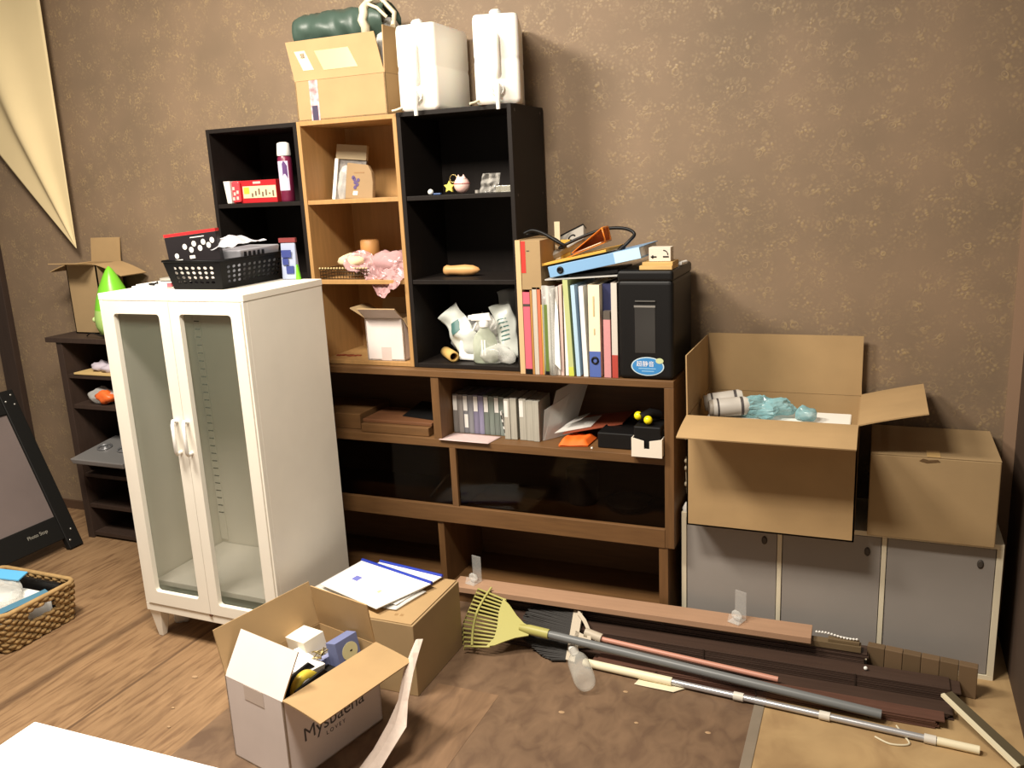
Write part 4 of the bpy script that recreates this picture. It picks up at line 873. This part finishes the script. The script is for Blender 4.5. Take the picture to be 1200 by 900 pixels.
pf = file_('file_folder', 'short pale pink file with a dark clip on top', .7740, .7965, .19, P_('rose_card', (208, 146, 148)), y=-.331, d=.028); MB().box(-.011, .011, 0, .024, .19, .217).build('clip', mat('grey_clip', (92, 84, 76), .5), pf)
file_('file_folder', 'pale grey file with a red foot beside the shredder', .8010, .8200, .308, P_('grey_white', (206, 198, 188)), spine=[(0, .075, P_('brick_red', (176, 70, 60)), 'foot_label')])

# shredder
sr_ = thing('paper_shredder', 'black paper shredder with a window and an oval blue sticker', 'shredder', (.8235, -.335, ZF))
SW, SD, SH = .178, .29, .347
MB().box(0, SW, 0, SD, 0, .317).build('bin', M_blackp, sr_, bevel=.014, seg=4); MB().box(.0, SW, -.001, SD, .312, SH).build('head', mat('black_plastic_head', (21, 20, 20), .4, spec=.35), sr_, bevel=.010, seg=4)
MB().box(.055, .122, -.0015, .004, .085, .235).build('window', mat('smoked_window', (52, 50, 48), .2), sr_, bevel=.002); MB().box(.054, .122, -.003, .0, .232, .238).build('window_trim', mat('silver_trim', (170, 166, 160), .3, metal=.6), sr_); MB().box(.058, .122, -.0045, -.001, .250, .254).build('window_trim', mat('grey_line', (90, 88, 84), .4), sr_)
k = MB(); k.M = Matrix.Translation((.095, -.0004, .043)) @ Matrix.Rotation(R(90), 4, 'X'); k.lathe([(.0532, 0), (.0532, .0006)], 40, sy=.57); stk = k.build('sticker', mat('sticker_rim', (196, 214, 220), .4), sr_)
k = MB(); k.M = Matrix.Translation((.095, -.0009, .043)) @ Matrix.Rotation(R(90), 4, 'X'); k.lathe([(.0495, 0), (.0495, .0006)], 40, sy=.55); k.build('sticker_field', mat('sticker_blue', (62, 134, 196), .4), stk)
text('sticker_lettering', '超静音', .0195, mat('sticker_white', (232, 232, 236), .5), stk, (.088, -.0018, .050), (R(90), 0, 0), ext=.0003)
k = MB(); k.box(.066, .122, -.0019, -.0015, .0345, .0375); k.box(.076, .116, -.0019, -.0015, .026, .029); k.build('sticker_line', mat('sticker_pale', (140, 186, 222), .5), stk)
k = MB(); k.M = Matrix.Translation((.134, -.0016, .062)) @ Matrix.Rotation(R(90), 4, 'X'); k.lathe([(.0125, 0), (.0125, .0006)], 24, sy=.72); k.build('sticker_badge', mat('badge_cream', (196, 206, 160), .5), stk)

# things lying over the files
bf = thing('ring_binder', 'light blue ring binder lying tilted across the files', 'binder', (.596, -.325, 1.2165), (0, R(-11.2), 0))
k = MB(); k.box(0, .31, 0, .003, 0, .036); k.box(0, .31, .003, .25, 0, .003); k.box(0, .31, .003, .25, .033, .036); k.build('cover', P_('sky_binder', (128, 170, 210), .4), bf, bevel=.001); MB().box(.005, .305, .02, .24, .0035, .0325).build('papers', M_paper, bf)
k = MB(); k.M = Matrix.Translation((.04, -.0012, .018)) @ Matrix.Rotation(R(90), 4, 'X'); k.tube([(.008*math.cos(a/16*6.2832), .008*math.sin(a/16*6.2832), 0) for a in range(16)], .004, 6, closed=True); k.lathe([(.008, -.0008), (.008, .0006)], 16); k.build('finger_ring', M_blackp, bf)
MB().box(.225, .3095, -.0008, -.0002, .001, .035).build('spine_label', P_('pale_label2', (186, 218, 240)), bf)
ch = MB(); ch.M = Matrix.Translation((.575, -.32, 1.2075)) @ Matrix.Rotation(R(-3), 4, 'Y'); ch.box(0, .245, 0, .2, 0, .004); tag(ch.build('clear_folder', M_milky), 'milky folder lying flat on the files under the blue binder', 'folder')
k = MB(); k.M = Matrix.Translation((.655, -.31, 1.2135)) @ Matrix.Rotation(R(-6), 4, 'Y'); k.box(0, .165, 0, .18, 0, .010); tag(k.build('folder_or_shadow_slab', M_blackp), 'black slab added as the shadow under the blue binder', 'folder')  # dark slab added for the shadow between files and binder
yf = MB(); yf.M = Matrix.Translation((.545, -.318, 1.2495)) @ Matrix.Rotation(R(-11.2), 4, 'Y'); yf.box(0, .245, 0, .22, 0, .008); tag(yf.build('yellow_folder', P_('mustard', (214, 164, 66)), bevel=.001), 'mustard yellow folder lying on the blue binder', 'folder')
ot = thing('orange_sleeve', 'orange open-ended sleeve lying on the yellow folder', 'sleeve', (.652, -.315, 1.2815), (0, R(-20), R(4)))
k = MB(); k.slab([(0, 0, 0), (.135, 0, 0), (.135, .08, 0), (0, .08, 0)], .002); k.slab([(.02, .0, .006), (.02, .08, .006), (.142, .08, .045), (.142, 0, .045)], .002); k.slab([(0, .08, 0), (.135, .08, 0), (.142, .08, .045), (.02, .08, .006)], .002); k.tube([(.136, 0, .0), (.142, 0, .044), (.142, .08, .044), (.136, .08, .0)], .0035, 6, closed=True)
k.build('sleeve', P_('orange_plastic', (226, 130, 44), .35), ot); MB().box(.02, .12, .01, .07, .0022, .005).build('sheets', P_('peach_paper', (232, 206, 170)), ot)
dv = thing('power_adapter', 'flat grey adapter with a black edge leaning over the files', 'adapter', (.555, -.17, 1.285), (R(38), R(-24), 0))
MB().box(0, .13, -.04, .04, 0, .02).build('case', mat('adapter_grey', (160, 154, 144), .45), dv, bevel=.003); MB().box(0, .13, .04, .046, -.001, .021).build('edge', M_blackp, dv); k = MB(); k.tube([(.085+.012*math.cos(a/14*6.2832), .0+.012*math.sin(a/14*6.2832), .021) for a in range(11)], .003, 6); k.build('mark', M_blackp, dv)
def smooth_path(P, n=8):
    P = [Vector(p) for p in P]; out = []
    for i in range(len(P)-1):
        a = P[max(i-1, 0)]; b = P[i]; c = P[i+1]; d = P[min(i+2, len(P)-1)]
        for k in range(n):
            t = k/n; out.append(.5*((2*b)+(-a+c)*t+(2*a-5*b+4*c-d)*t*t+(-a+3*b-3*c+d)*t**3))
    return out+[P[-1]]
k = MB(); k.tube(smooth_path([(.484, -.26, 1.357), (.51, -.25, 1.366), (.55, -.25, 1.355), (.60, -.255, 1.328), (.625, -.25, 1.312), (.60, -.235, 1.306), (.64, -.225, 1.325), (.70, -.22, 1.348), (.76, -.21, 1.364), (.82, -.21, 1.362), (.85, -.215, 1.345), (.838, -.23, 1.325), (.818, -.24, 1.305)]), .0055, 8); k.tube(smooth_path([(.484, -.235, 1.352), (.53, -.225, 1.352), (.58, -.225, 1.336), (.61, -.23, 1.315)]), .004, 8)
k.tube([(.822, -.238, 1.309), (.806, -.243, 1.294)], .0085, 8); tag(k.build('power_cable', M_blackp), 'thick black cable looping over the files', 'cable')
kc = MB(); kc.box(.571, .59, -.20, -.197, 1.19, 1.39); tag(kc.build('paper_sheet', mat('sheet_beige', (206, 192, 160), .8)), 'narrow pale sheet standing behind the brown carton', 'paper')
kc = MB(); kc.box(.592, .625, -.20, -.197, 1.19, 1.33); tag(kc.build('paper_sheet', mat('ochre_card', (196, 158, 66), .8)), 'ochre card standing behind the mustard folder', 'card')
wp_ = MB(); wp_.box(.893, .996, -.325, -.23, 1.2410, 1.2535); wp_.box(.900, .996, -.315, -.23, 1.2535, 1.2640); tag(wp_.build('wooden_block', mat('pine', (206, 168, 106), .6, var=.1, stretch=(1, 8, 8)), bevel=.001), 'small pine boards on top of the shredder', 'board')
wb2 = thing('switch_box', 'small white box with black markings on the pine boards', 'box', (.919, -.305, 1.265), (0, 0, R(2))); MB().box(0, .068, 0, .05, 0, .043).build('body', mat('off_white', (222, 212, 196), .5), wb2, bevel=.001)
k = MB(); k.box(.006, .024, -.0012, -.0003, .012, .016); k.box(.010, .014, -.0012, -.0003, .009, .019); k.box(.044, .062, -.0012, -.0003, .012, .016); k.M = Matrix.Translation((.045, -.0008, .02)) @ Matrix.Rotation(R(90), 4, 'X'); k.tube([(.014*math.cos(R(a)), .014*math.sin(R(a)), 0) for a in range(0, 91, 15)], .0016, 5); k.build('print', M_blackp, wb2)
k = MB(); k.M = Matrix.Translation((.995, -.2, 1.2475)) @ Matrix.Rotation(R(80), 4, 'Z') @ Matrix.Rotation(R(90), 4, 'Y'); k.lathe([(.006, 0), (.006, .05)], 10); tag(k.build('chalk_stick', M_paper), 'short white stick at the back of the shredder top', 'stick')

# ------------------------------------------------------------------ middle shelf of the long bookcase
ZS = .6405
lm = P_('label_white', (226, 224, 218)); fcol = [(126, 122, 118), (112, 112, 116), (116, 112, 134), (104, 112, 106), (108, 116, 110)]
for i in range(5):
    for j in range(2):
        x = .170+i*.0412+j*.0206
        t = thing('disc_case', ['grey', 'slate', 'violet-grey', 'green-grey', 'dull green'][i]+(' disc case with a white spine label, number ' if j == 0 else ' unlabelled disc case, number ')+['one', 'two', 'three', 'four', 'five'][i]+' from the left of its row' if False else
                  ['grey', 'slate grey', 'violet grey', 'green grey', 'dull green'][i]+' disc case '+('with white spine label, ' if j == 0 else 'without spine label, ')+['first', 'second', 'third', 'fourth', 'fifth'][i]+' such case from the shelf divider', 'disc case', (x, -.248, ZS), (0, 0, 0), 'disc cases on the middle shelf')
        c = fcol[i]; MB().box(0, .0196, 0, .13, 0, .146-.002*j).build('case', mat('case_%d_%d' % (i, j), tuple(int(v*(1 if j == 0 else 1.12)) for v in c), .3, var=.2, vscale=14, stretch=(12, 1, .4)), t, bevel=.001)
        if j == 0:
            MB().box(.002, .0175, -.0008, -.0002, .085, .140).build('spine_label', lm, t)
            if i == 1: MB().box(.004, .0185, -.0008, -.0002, .022, .072).build('spine_label', lm, t)
pc2 = thing('patterned_card', 'black and white patterned card leaning between the disc cases', 'card', (.380, -.262, ZS), (0, R(-10), 0))
MB().box(0, .004, 0, .1, 0, .095).build('card', lm, pc2); k = MB()
for i in range(3): k.box(.0002, .0038, -.0008, -.0002, .015+i*.026, .030+i*.026)
k.box(.004, .0045, .01, .09, .01, .085); k.build('pattern', M_blackp, pc2)
tr_ = P_('tray_ivory', (206, 200, 184), .35)
def stackcase(label, x0, wd, y, h, lab):
    t = thing('disc_case', label, 'disc case', (x0, y, ZS), (0, 0, R(2)), 'pale disc cases on the middle shelf')
    MB().box(0, wd, 0, .13, 0, h).build('case', mat('pale_case', (172, 168, 156), .3, var=.12, vscale=14, stretch=(12, 1, .4)), t, bevel=.002)
    if lab: MB().box(.002, .016, -.0008, -.0002, h-.065, h-.006).build('spine_label', lm, t)
stackcase('pale disc case with a label right of the patterned card', .3885, .022, -.285, .147, True); stackcase('pale unlabelled disc case touching the one beside the patterned card', .4115, .024, -.283, .150, False)
stackcase('pale disc case with a label, middle of the shelf after the gap', .4450, .026, -.282, .150, True); stackcase('pale unlabelled disc case right of the labelled one after the gap', .4720, .026, -.284, .146, False); stackcase('rightmost pale disc case beside the leaning clear sheet', .4990, .022, -.288, .146, False)
k = MB(); k.slab([(.531, -.27, ZS+.001), (.60, -.16, ZS+.001), (.655, -.10, ZS+.21), (.565, -.22, ZS+.17)], .0025); k.slab([(.527, -.272, ZS+.001), (.56, -.22, ZS+.001), (.60, -.18, ZS+.15), (.535, -.265, ZS+.11)], .0015); tag(k.build('clear_sheet', M_bag), 'large clear plastic sheet leaning on the pale disc cases', 'plastic sheet')
pp_ = sheet('printed_sheet', 'pinkish printed sheet lying at the edge of the middle shelf', 'paper', [(.156, -.348), (.352, -.352), (.365, -.262), (.175, -.255)], mat('pink_print_paper', (198, 174, 170), .8, var=.08, vscale=60), ZS+.0006, .0008, curl=.001)
def cloth(name, label, cat, pts, m, z, h, seed):
    s = MB(); c = Vector((sum(p[0] for p in pts)/4, sum(p[1] for p in pts)/4, z)); P = [Vector((p[0], p[1], 0)) for p in pts]
    def fn(u, v):
        q = P[0].lerp(P[1], u).lerp(P[3].lerp(P[2], u), v); e = min(1, 6*min(u, 1-u, v, 1-v)+.15)
        return Vector((q.x-c.x, q.y-c.y, h*e*(.8+.35*noise.noise(Vector((q.x*40+seed, q.y*14, seed))))+.0005))
    s.grid(fn, 20, 16); s.grid(lambda u, v: Vector((P[0].lerp(P[1], u).lerp(P[3].lerp(P[2], u), v).x-c.x, P[0].lerp(P[1], u).lerp(P[3].lerp(P[2], u), v).y-c.y, .0003)), 20, 16)
    o = s.build(name, m); o.location = c; return tag(o, label, cat)
cloth('orange_cloth', 'bright orange folded cloth on the middle shelf', 'cloth', [(.602, -.322), (.700, -.300), (.703, -.2), (.60, -.21)], P_('neon_orange', (244, 108, 30), .7), ZS+.0005, .027, 3)
k = MB(); k.slab([(.60, -.27, ZS+.032), (.795, -.205, ZS+.062), (.80, -.07, ZS+.072), (.62, -.10, ZS+.05)], .003); tag(k.build('maroon_envelope', P_('maroon_card', (150, 76, 52), .6)), 'maroon envelope resting on the orange cloth', 'envelope')
k = MB(); k.slab([(.575, -.285, ZS+.036), (.69, -.23, ZS+.052), (.70, -.13, ZS+.066), (.60, -.16, ZS+.05)], .0015); k.slab([(.60, -.25, ZS+.055), (.655, -.225, ZS+.075), (.66, -.14, ZS+.075), (.62, -.17, ZS+.065)], .0015); tag(k.build('clear_sleeve', M_bag), 'clear sleeve with papers on the maroon envelope', 'sleeve')
tag(MB().box(.735, .865, -.30, -.1, ZS+.0005, ZS+.055).build('black_case', M_blackp, bevel=.004), 'flat black case between the orange cloth and the white carton', 'case')
k = MB(); k.lathe([(.004, 0), (.003, .004)], 8); o = tag(k.build('white_bead', M_whitep), 'tiny white bead in front of the flat black case', 'bead'); put(o, (.718, -.312, ZS+.0005))
wt = thing('white_carton', 'small white carton with a notched front at the right end of the shelf', 'box', (.868, -.362, ZS+.0005))
k = MB(); k.prism([(0, 0), (.101, 0), (.101, .062), (.06, .054), (.06, .028), (.042, .028), (.042, .054), (.002, .064)], -.0, .003); k.box(0, .003, .003, .12, 0, .062); k.box(.098, .101, .003, .12, 0, .062); k.box(0, .101, .117, .12, 0, .064); k.box(0, .101, .003, .12, 0, .003); k.build('body', mat('cream_white', (232, 222, 206), .6), wt)
tag(MB().box(.874, .963, -.352, -.25, ZS+.005, ZS+.10).build('black_box', M_blackp, bevel=.004), 'black box sitting in the small white carton', 'box')
hg = thing('hand_grip', 'black tool with two round yellow ends on the black box', 'tool', (.918, -.30, ZS+.1205))
k = MB(); k.tube([(-.026, -.02, 0), (.0, .0, .012), (.02, .03, 0)], .016, 10); k.build('body', M_blackp, hg)
for p in ((-.038, -.012, .004), (.0, -.035, -.002)): bl_(p, (.014, .014, .014)).build('yellow_end', P_('bright_yellow', (242, 226, 30), .3), hg)
# left compartment
wbx = thing('wooden_case', 'flat brown wooden case in the left compartment of the middle shelf', 'case', (-.18, -.325, ZS+.0005)); MB().box(0, .285, 0, .2, 0, .032).build('base', M_walnut, wbx, bevel=.002); MB().box(-.004, .289, .02, .2, .0325, .045).build('lid', mat('walnut_lid', (112, 74, 48), .5, var=.12, stretch=(.7, 6, 8)), wbx, bevel=.002)
tag(MB().box(-.60, -.2, -.30, -.08, ZS+.0005, ZS+.06).build('wooden_plank', M_walnut, bevel=.002), 'brown plank lying left of the flat wooden case', 'board')
k = MB(); k.slab([(-.05, -.24, ZS+.047), (.11, -.27, ZS+.047), (.115, -.14, ZS+.075), (-.03, -.12, ZS+.075)], .006); tag(k.build('folder_or_shadow_slab', M_blackp), 'shiny black folder on the flat wooden case', 'folder')
# lower tiers, dim
k = MB(); k.tube([(.05, -.25, .378), (.175, -.08, .555)], .005, 8); tag(k.build('thin_rod', mat('grey_rod', (110, 100, 90), .4)), 'thin grey rod leaning in the lower left compartment', 'rod')
k = MB(); k.lathe([(.05, 0), (.056, .01), (.06, .12), (.058, .128), (.0, .128)], 24); o = tag(k.build('grey_tub', mat('dim_grey', (66, 62, 60), .4)), 'dark grey tub deep in the lower right compartment', 'tub'); put(o, (.62, -.13, .3725))
k = MB(); k.lathe([(.05, 0), (.085, .03), (.088, .032), (.05, .006)], 24); o = tag(k.build('plastic_bowl', mat('dim_glass', (84, 82, 80), .2)), 'shallow dark bowl right of the grey tub', 'bowl'); put(o, (.80, -.15, .3725))

# string of tags hanging between the bookcase and the large box
k = MB(); k.tube([(1.028, -.25, .72), (1.030, -.262, .64), (1.026, -.268, .58), (1.03, -.27, .50), (1.034, -.275, .446)], .002, 6)
for z in (.69, .61, .585, .53): k.blob((1.028, -.275, z), (.006, .006, .008), 0, 1, 6)
tag(k.build('bead_string', mat('pearly', (190, 176, 150), .4)), 'short bead string hanging left of the large open box', 'string')
k = MB(); k.lathe([(.012, 0), (.014, .01), (.004, .03)], 12); o = tag(k.build('white_cone', M_whitep), 'small white cone cap on the left corner of the low grey cabinet', 'cap'); put(o, (1.032, -.285, .4405))

# ------------------------------------------------------------------ blinds and board on the floor
slat_m = mat('blind_brown', (70, 53, 44), .5, var=.12, stretch=(.6, 8, 8)); slat_l = mat('blind_light_edge', (118, 88, 74), .5); olive = mat('olive_rail', (110, 92, 66), .55, var=.08); red_m = mat('blind_red_brown', (94, 64, 52), .5, var=.15, stretch=(.6, 8, 8))
def blind(label, x0, x1, y0, y1, h, ns, m, seed, group='wooden blinds on the floor', rail=None):
    r_ = random.Random(seed); t = thing('wooden_blind', label, 'blind', ((x0+x1)/2, (y0+y1)/2, .0016), group=group); hw, hd_ = (x1-x0)/2, (y1-y0)/2; k = MB(); th = (h-.001*ns)/ns
    for i in range(ns):
        e0, e1 = r_.uniform(-.012, .012), r_.uniform(-.02, .012); k.box(-hw+e0, hw+e1, -hd_+r_.uniform(0, .003), hd_-r_.uniform(0, .003), i*(th+.001), i*(th+.001)+th)
    k.build('slats', m, t, bevel=.0008)
    if rail: MB().box(-hw, hw*.86, -hd_, -hd_+.02, h+.0005, h+.012).build('head_rail', rail, t, bevel=.001)
    for x in (-hw*.6, 0, hw*.62): MB().box(x, x+.004, -hd_-.0012, -hd_-.0002, 0, h).build('ladder_tape', M_dark, t)
    return t
blind('dark brown wooden blind nearest the long bookcase, under the loose plank', .36, 1.60, -.409, -.352, .085, 12, slat_m, 1, rail=None)
hr = thing('blind_rail', 'olive brown blind headrail with a bent bracket beside the loose plank', 'blind rail', (1.05, -.409, .0872)); MB().box(-.6, .535, -.0, .03, 0, .020).build('rail', olive, hr, bevel=.001); MB().box(.44, .53, .005, .025, .0205, .03).build('bracket', olive, hr, bevel=.001)
blind('dark brown wooden blind in the middle of the row, flat slats uppermost', .40, 1.845, -.480, -.413, .056, 8, slat_m, 2)
blind('dark brown wooden blind third from the long bookcase', .42, 1.835, -.550, -.484, .020, 4, slat_m, 3)
blind('reddish brown wooden blind at the front of the row', .80, 1.80, -.606, -.556, .030, 5, red_m, 4)
for i in range(6):
    o = tag(MB().box(-.0245, .0245, -.014, .014, 0, .100).build('slat_bundle', mat('slat_end_%d' % (i % 2), (104+8*(i % 2), 84+6*(i % 2), 60+5*(i % 2)), .6), bevel=.002), 'brown slat bundle end at the far right of the blinds, '+['first', 'second', 'third', 'fourth', 'fifth', 'sixth'][i]+' from the headrail', 'slats', 'slat bundle ends'); put(o, (1.628+i*.0495, -.372-.0061*i, .002), (0, R(0), R(-7)))
k = MB()
for i in range(14): k.blob((1.455+i*.009, -.383-.001*i, .124+.003*math.sin(i*.5)), (.0036, .0036, .0036), 0, 1, 6)
k.tube([(1.455, -.383, .124), (1.572, -.396, .124)], .001, 4); tag(k.build('bead_chain', M_whitep), 'white bead chain lying behind the end of the loose plank', 'chain')
pl = MB(); pl.box(-.61, .61, -.042, .042, 0, .020); o = tag(pl.build('loose_plank', mat('pinkish_plank', (172, 136, 108), .6, var=.06, stretch=(.6, 5, 5)), bevel=.001), 'long pinkish wooden plank lying on the blinds', 'plank'); put(o, (.832, -.405, .1105), (0, R(.2), R(1.0)))
kd = MB(); kd.blob((1.60, -.45, .0642), (.006, .006, .006), 0, 1, 6); tag(kd.build('white_bead', M_whitep), 'tiny white bead on the dark blind', 'bead')
# clear acrylic stands on the plank
def acryl(label, loc, rz):
    t = thing('acrylic_stand', label, 'stand', loc, (0, 0, rz)); m = clearmat('acrylic', (232, 232, 228), .3, .06, .05)
    MB().box(-.02, .02, .015, .018, 0, .095).build('back_plate', m, t, bevel=.0008); MB().box(-.02, .02, -.03, .015, 0, .003).build('foot', m, t, bevel=.0008); k = MB(); k.slab([(-.02, -.03, .003), (.02, -.03, .003), (.02, -.02, .025), (-.02, -.02, .025)], .002); k.build('lip', m, t)
    k = MB(); k.blob((0, -.006, .02), (.018, .012, .016), .006, 70, 10, seed=3); k.build('clear_filling', M_bag, t)
acryl('small clear acrylic stand at the left end of the loose plank', (.292, -.402, .131), R(-14)); acryl('small clear acrylic stand on the loose plank in front of the grey panels', (1.218, -.398, .131), R(-22))

# rake
rk = thing('rake', 'yellow green fan rake with a grey handle lying on the floor', 'rake', (0, 0, 0)); ym = mat('rake_yellow', (172, 166, 96), .45)
pl_ = lambda x, y, up=0: Vector((x, y, .034+(y+.66)*.5+up))
nk = Vector((.547, -.577))
k = MB()
# solid fan plate from the shoulders to the neck
sh_ = [(.437, -.479), (.441, -.53), (.456, -.58), (.461, -.618), (.445, -.651)]
top_e = [(.437, -.479), (.467, -.497), (.508, -.531), (.542, -.553), (.569, -.561)]; bot_e = [(.445, -.651), (.472, -.643), (.501, -.624), (.531, -.607), (.573, -.592)]
poly = sh_+bot_e[1:]+list(reversed(top_e))[0:-1]
k.slab([pl_(x, y) for x, y in reversed(poly)], .004); k.build('fan_plate', ym, rk)
for i in range(15):
    t_ = i/14; a = Vector(sh_[0]).lerp(Vector(sh_[4]), t_); a.x += .016*math.sin(math.pi*t_); b = Vector((.328, -.455)).lerp(Vector((.371, -.661)), t_); b.x = max(b.x-.024*math.sin(math.pi*t_), .330 if b.y > -.61 else .345)
    k = MB(); k.tube([pl_(a.x+.012, a.y*.98+nk.y*.02, .001), pl_(a.x, a.y), pl_(b.x, b.y), pl_(b.x-.004, b.y)-Vector((0, 0, .012))], [.004, .004, .0035, .003], 6); k.build('tine', ym, rk)
k = MB(); k.tube([pl_(.379-.022*math.sin(math.pi*i/10)+.017*i/10, -.448-.211*i/10, .005) for i in range(11)], .0045, 6); k.build('brace', ym, rk)
hv0, hv1 = Vector((.540, -.574, .084)), Vector((1.645, -.624, .030)); dd = (hv1-hv0).normalized(); N1 = hv0+dd*.1
k = MB(); k.tube([hv0-dd*.005, hv0+dd*.03, N1], [.010, .0165, .0165], 12); k.build('socket', ym, rk); k = MB(); k.tube([N1-dd*.01, N1+dd*.02, hv1], [.012, .0135, .0135], 12); k.build('handle', mat('grey_tube', (112, 114, 114), .4), rk)
# broom
br = thing('broom', 'black bristle broom with a beige head lying half under the rake', 'broom', (0, 0, 0)); bm_ = mat('beige_plastic', (188, 176, 156), .5)
h0, h1 = Vector((.676, -.43, .098)), Vector((.702, -.60, .012)); cdir = Vector((.96, -.16, -.02)); 
k = MB(); mid = h0.lerp(h1, .55)
k.slab([h0, h1, h1+cdir*.034, h0+cdir*.034], .012); k.slab([h0+cdir*.02, h0+cdir*.055+(h1-h0)*.16, h0+cdir*.08+(h1-h0)*.36, h0+cdir*.085+(h1-h0)*.55, h0+cdir*.07+(h1-h0)*.55, h0+cdir*.066+(h1-h0)*.38, h0+cdir*.045+(h1-h0)*.22, h0+cdir*.02+(h1-h0)*.1], .010)
k.slab([h0+cdir*.02+(h1-h0)*.40, h0+cdir*.02+(h1-h0)*.72, h0+cdir*.075+(h1-h0)*.62, h0+cdir*.075+(h1-h0)*.46], .012); k.build('head', bm_, br)
k = MB()
for i in range(60):
    t_ = i/59; a = h0.lerp(h1, t_); sp_ = (t_-.45)*.06; L_ = .19*(1-.55*abs(2*t_-.9)**3)
    for q in range(2):
        b = a-cdir*L_*rnd.uniform(.9, 1.02)+Vector((0, -sp_*.6, 0)); b.z = max(b.z-.012, .006); k.tube([a+Vector((0, 0, .004*q-.006)), b+Vector((0, rnd.uniform(-.004, .004), .004*q))], .0034, 4)
k.build('bristles', mat('black_bristle', (40, 37, 34), .6), br)
p0_ = Vector((.742, -.508, .066)); p1_ = Vector((.81, -.516, .055)); p2_ = Vector((1.36, -.553, .0405))
k = MB(); k.tube([p0_, p0_.lerp(p1_, .85)], .016, 10); k.build('collar', bm_, br); k = MB(); k.tube([p0_.lerp(p1_, .75), p1_, p2_], .0085, 10); k.build('handle', mat('coral_tube', (196, 140, 120), .4), br)
# extending rod
rd = thing('extending_rod', 'white and silver extending rod along the front of the blinds', 'rod', (0, 0, 0)); q0, q1 = Vector((.74, -.563, .0135)), Vector((1.884, -.679, .0135)); S_ = lambda t: q0.lerp(q1, t)
q0 = Vector((.765, -.606, .0175)); q1 = Vector((1.884, -.683, .0135))
k = MB(); k.tube([S_(0), S_(.005), S_(.26)], [.009, .013, .0135], 12); k.build('grip', M_cream, rd); k = MB(); k.tube([S_(.25), S_(.92)], .0095, 12); k.build('tube', mat('brushed_aluminium', (196, 196, 198), .3, metal=.6), rd)
k = MB(); k.tube([S_(.91), S_(1)], .0115, 12); k.build('end_piece', M_cream, rd)
for t_ in (.44, .655, .895): k = MB(); k.tube([S_(t_-.013), S_(t_+.013)], .0128, 12); k.build('collar', mat('frosted_collar', (214, 208, 196), .4), rd)
# bottle
bt = thing('plastic_bottle', 'empty clear plastic bottle with a white cap lying on the dark floor', 'bottle', (.730, -.592, .0405), (R(-1), 0, R(29.5)))
k = MB(); k.M = Matrix.Rotation(R(90), 4, 'X'); k.lathe([(.012, -.01), (.012, .012), (.02, .03), (.032, .06), (.034, .075), (.034, .16), (.031, .185), (.018, .19), (.002, .182)], 24, cap=False); k.build('bottle', clearmat('bottle_plastic', (224, 222, 212), .3, .05, .05), bt)
k = MB(); k.M = Matrix.Rotation(R(90), 4, 'X'); k.lathe([(.0145, -.026), (.0155, -.022), (.0155, -.004)], 18); k.build('cap', M_whitep, bt)
sheet('paper_scrap', 'white scrap of paper on the floor under the silver rod', 'paper', [(.945, -.655), (1.068, -.662), (1.115, -.615), (.955, -.612)], mat('scrap_paper', (226, 214, 184), .8), .0035, .001, curl=.004)
k = MB(); k.tube(smooth_path([(1.685, -.625, .004), (1.70, -.66, .004), (1.715, -.70, .004), (1.67, -.715, .004), (1.63, -.695, .004)]), .0028, 6); tag(k.build('cord', mat('pale_cord', (214, 204, 176), .6)), 'short pale cord on the tan floor beside the silver rod', 'cord')
rs = thing('rail_piece', 'cream edged rail leaning from the blinds at the lower right', 'rail', (0, 0, 0))
a, b = Vector((1.795, -.560, .078)), Vector((1.962, -.735, .012)); ax = (b-a); nx = Vector((.72, .66, 0))
k = MB(); k.hexa([a, a+nx*.012, b+nx*.014, b], [a+Vector((0, 0, .008)), a+nx*.012+Vector((0, 0, .008)), b+nx*.014+Vector((0, 0, .008)), b+Vector((0, 0, .008))]); k.build('edge', M_cream, rs)
k = MB(); k.hexa([a+nx*.0125, a+nx*.04, b+nx*.05, b+nx*.0145], [q+Vector((0, 0, .006)) for q in (a+nx*.0125, a+nx*.04, b+nx*.05, b+nx*.0145)]); k.build('web', mat('olive_metal', (92, 82, 62), .5), rs)

# ------------------------------------------------------------------ white table at the lower left
tt = thing('table', 'white table top at the lower left corner', 'table', (.33, -2.125, 0), (0, 0, R(1.2)))
tmat = mat('white_table', (246, 244, 240), .4)
TZ = .70
tp_ = MB(); tp_.box(0, 1.2, -.75, 0, TZ-.03, TZ); tp_.build('tabletop', tmat, tt, bevel=.002)
for x, y in ((.05, -.05), (1.15, -.05), (.05, -.70), (1.15, -.70)): MB().lathe([(.018, 0), (.018, TZ-.03)], 14, (x, y, 0)).build('leg', M_white, tt)
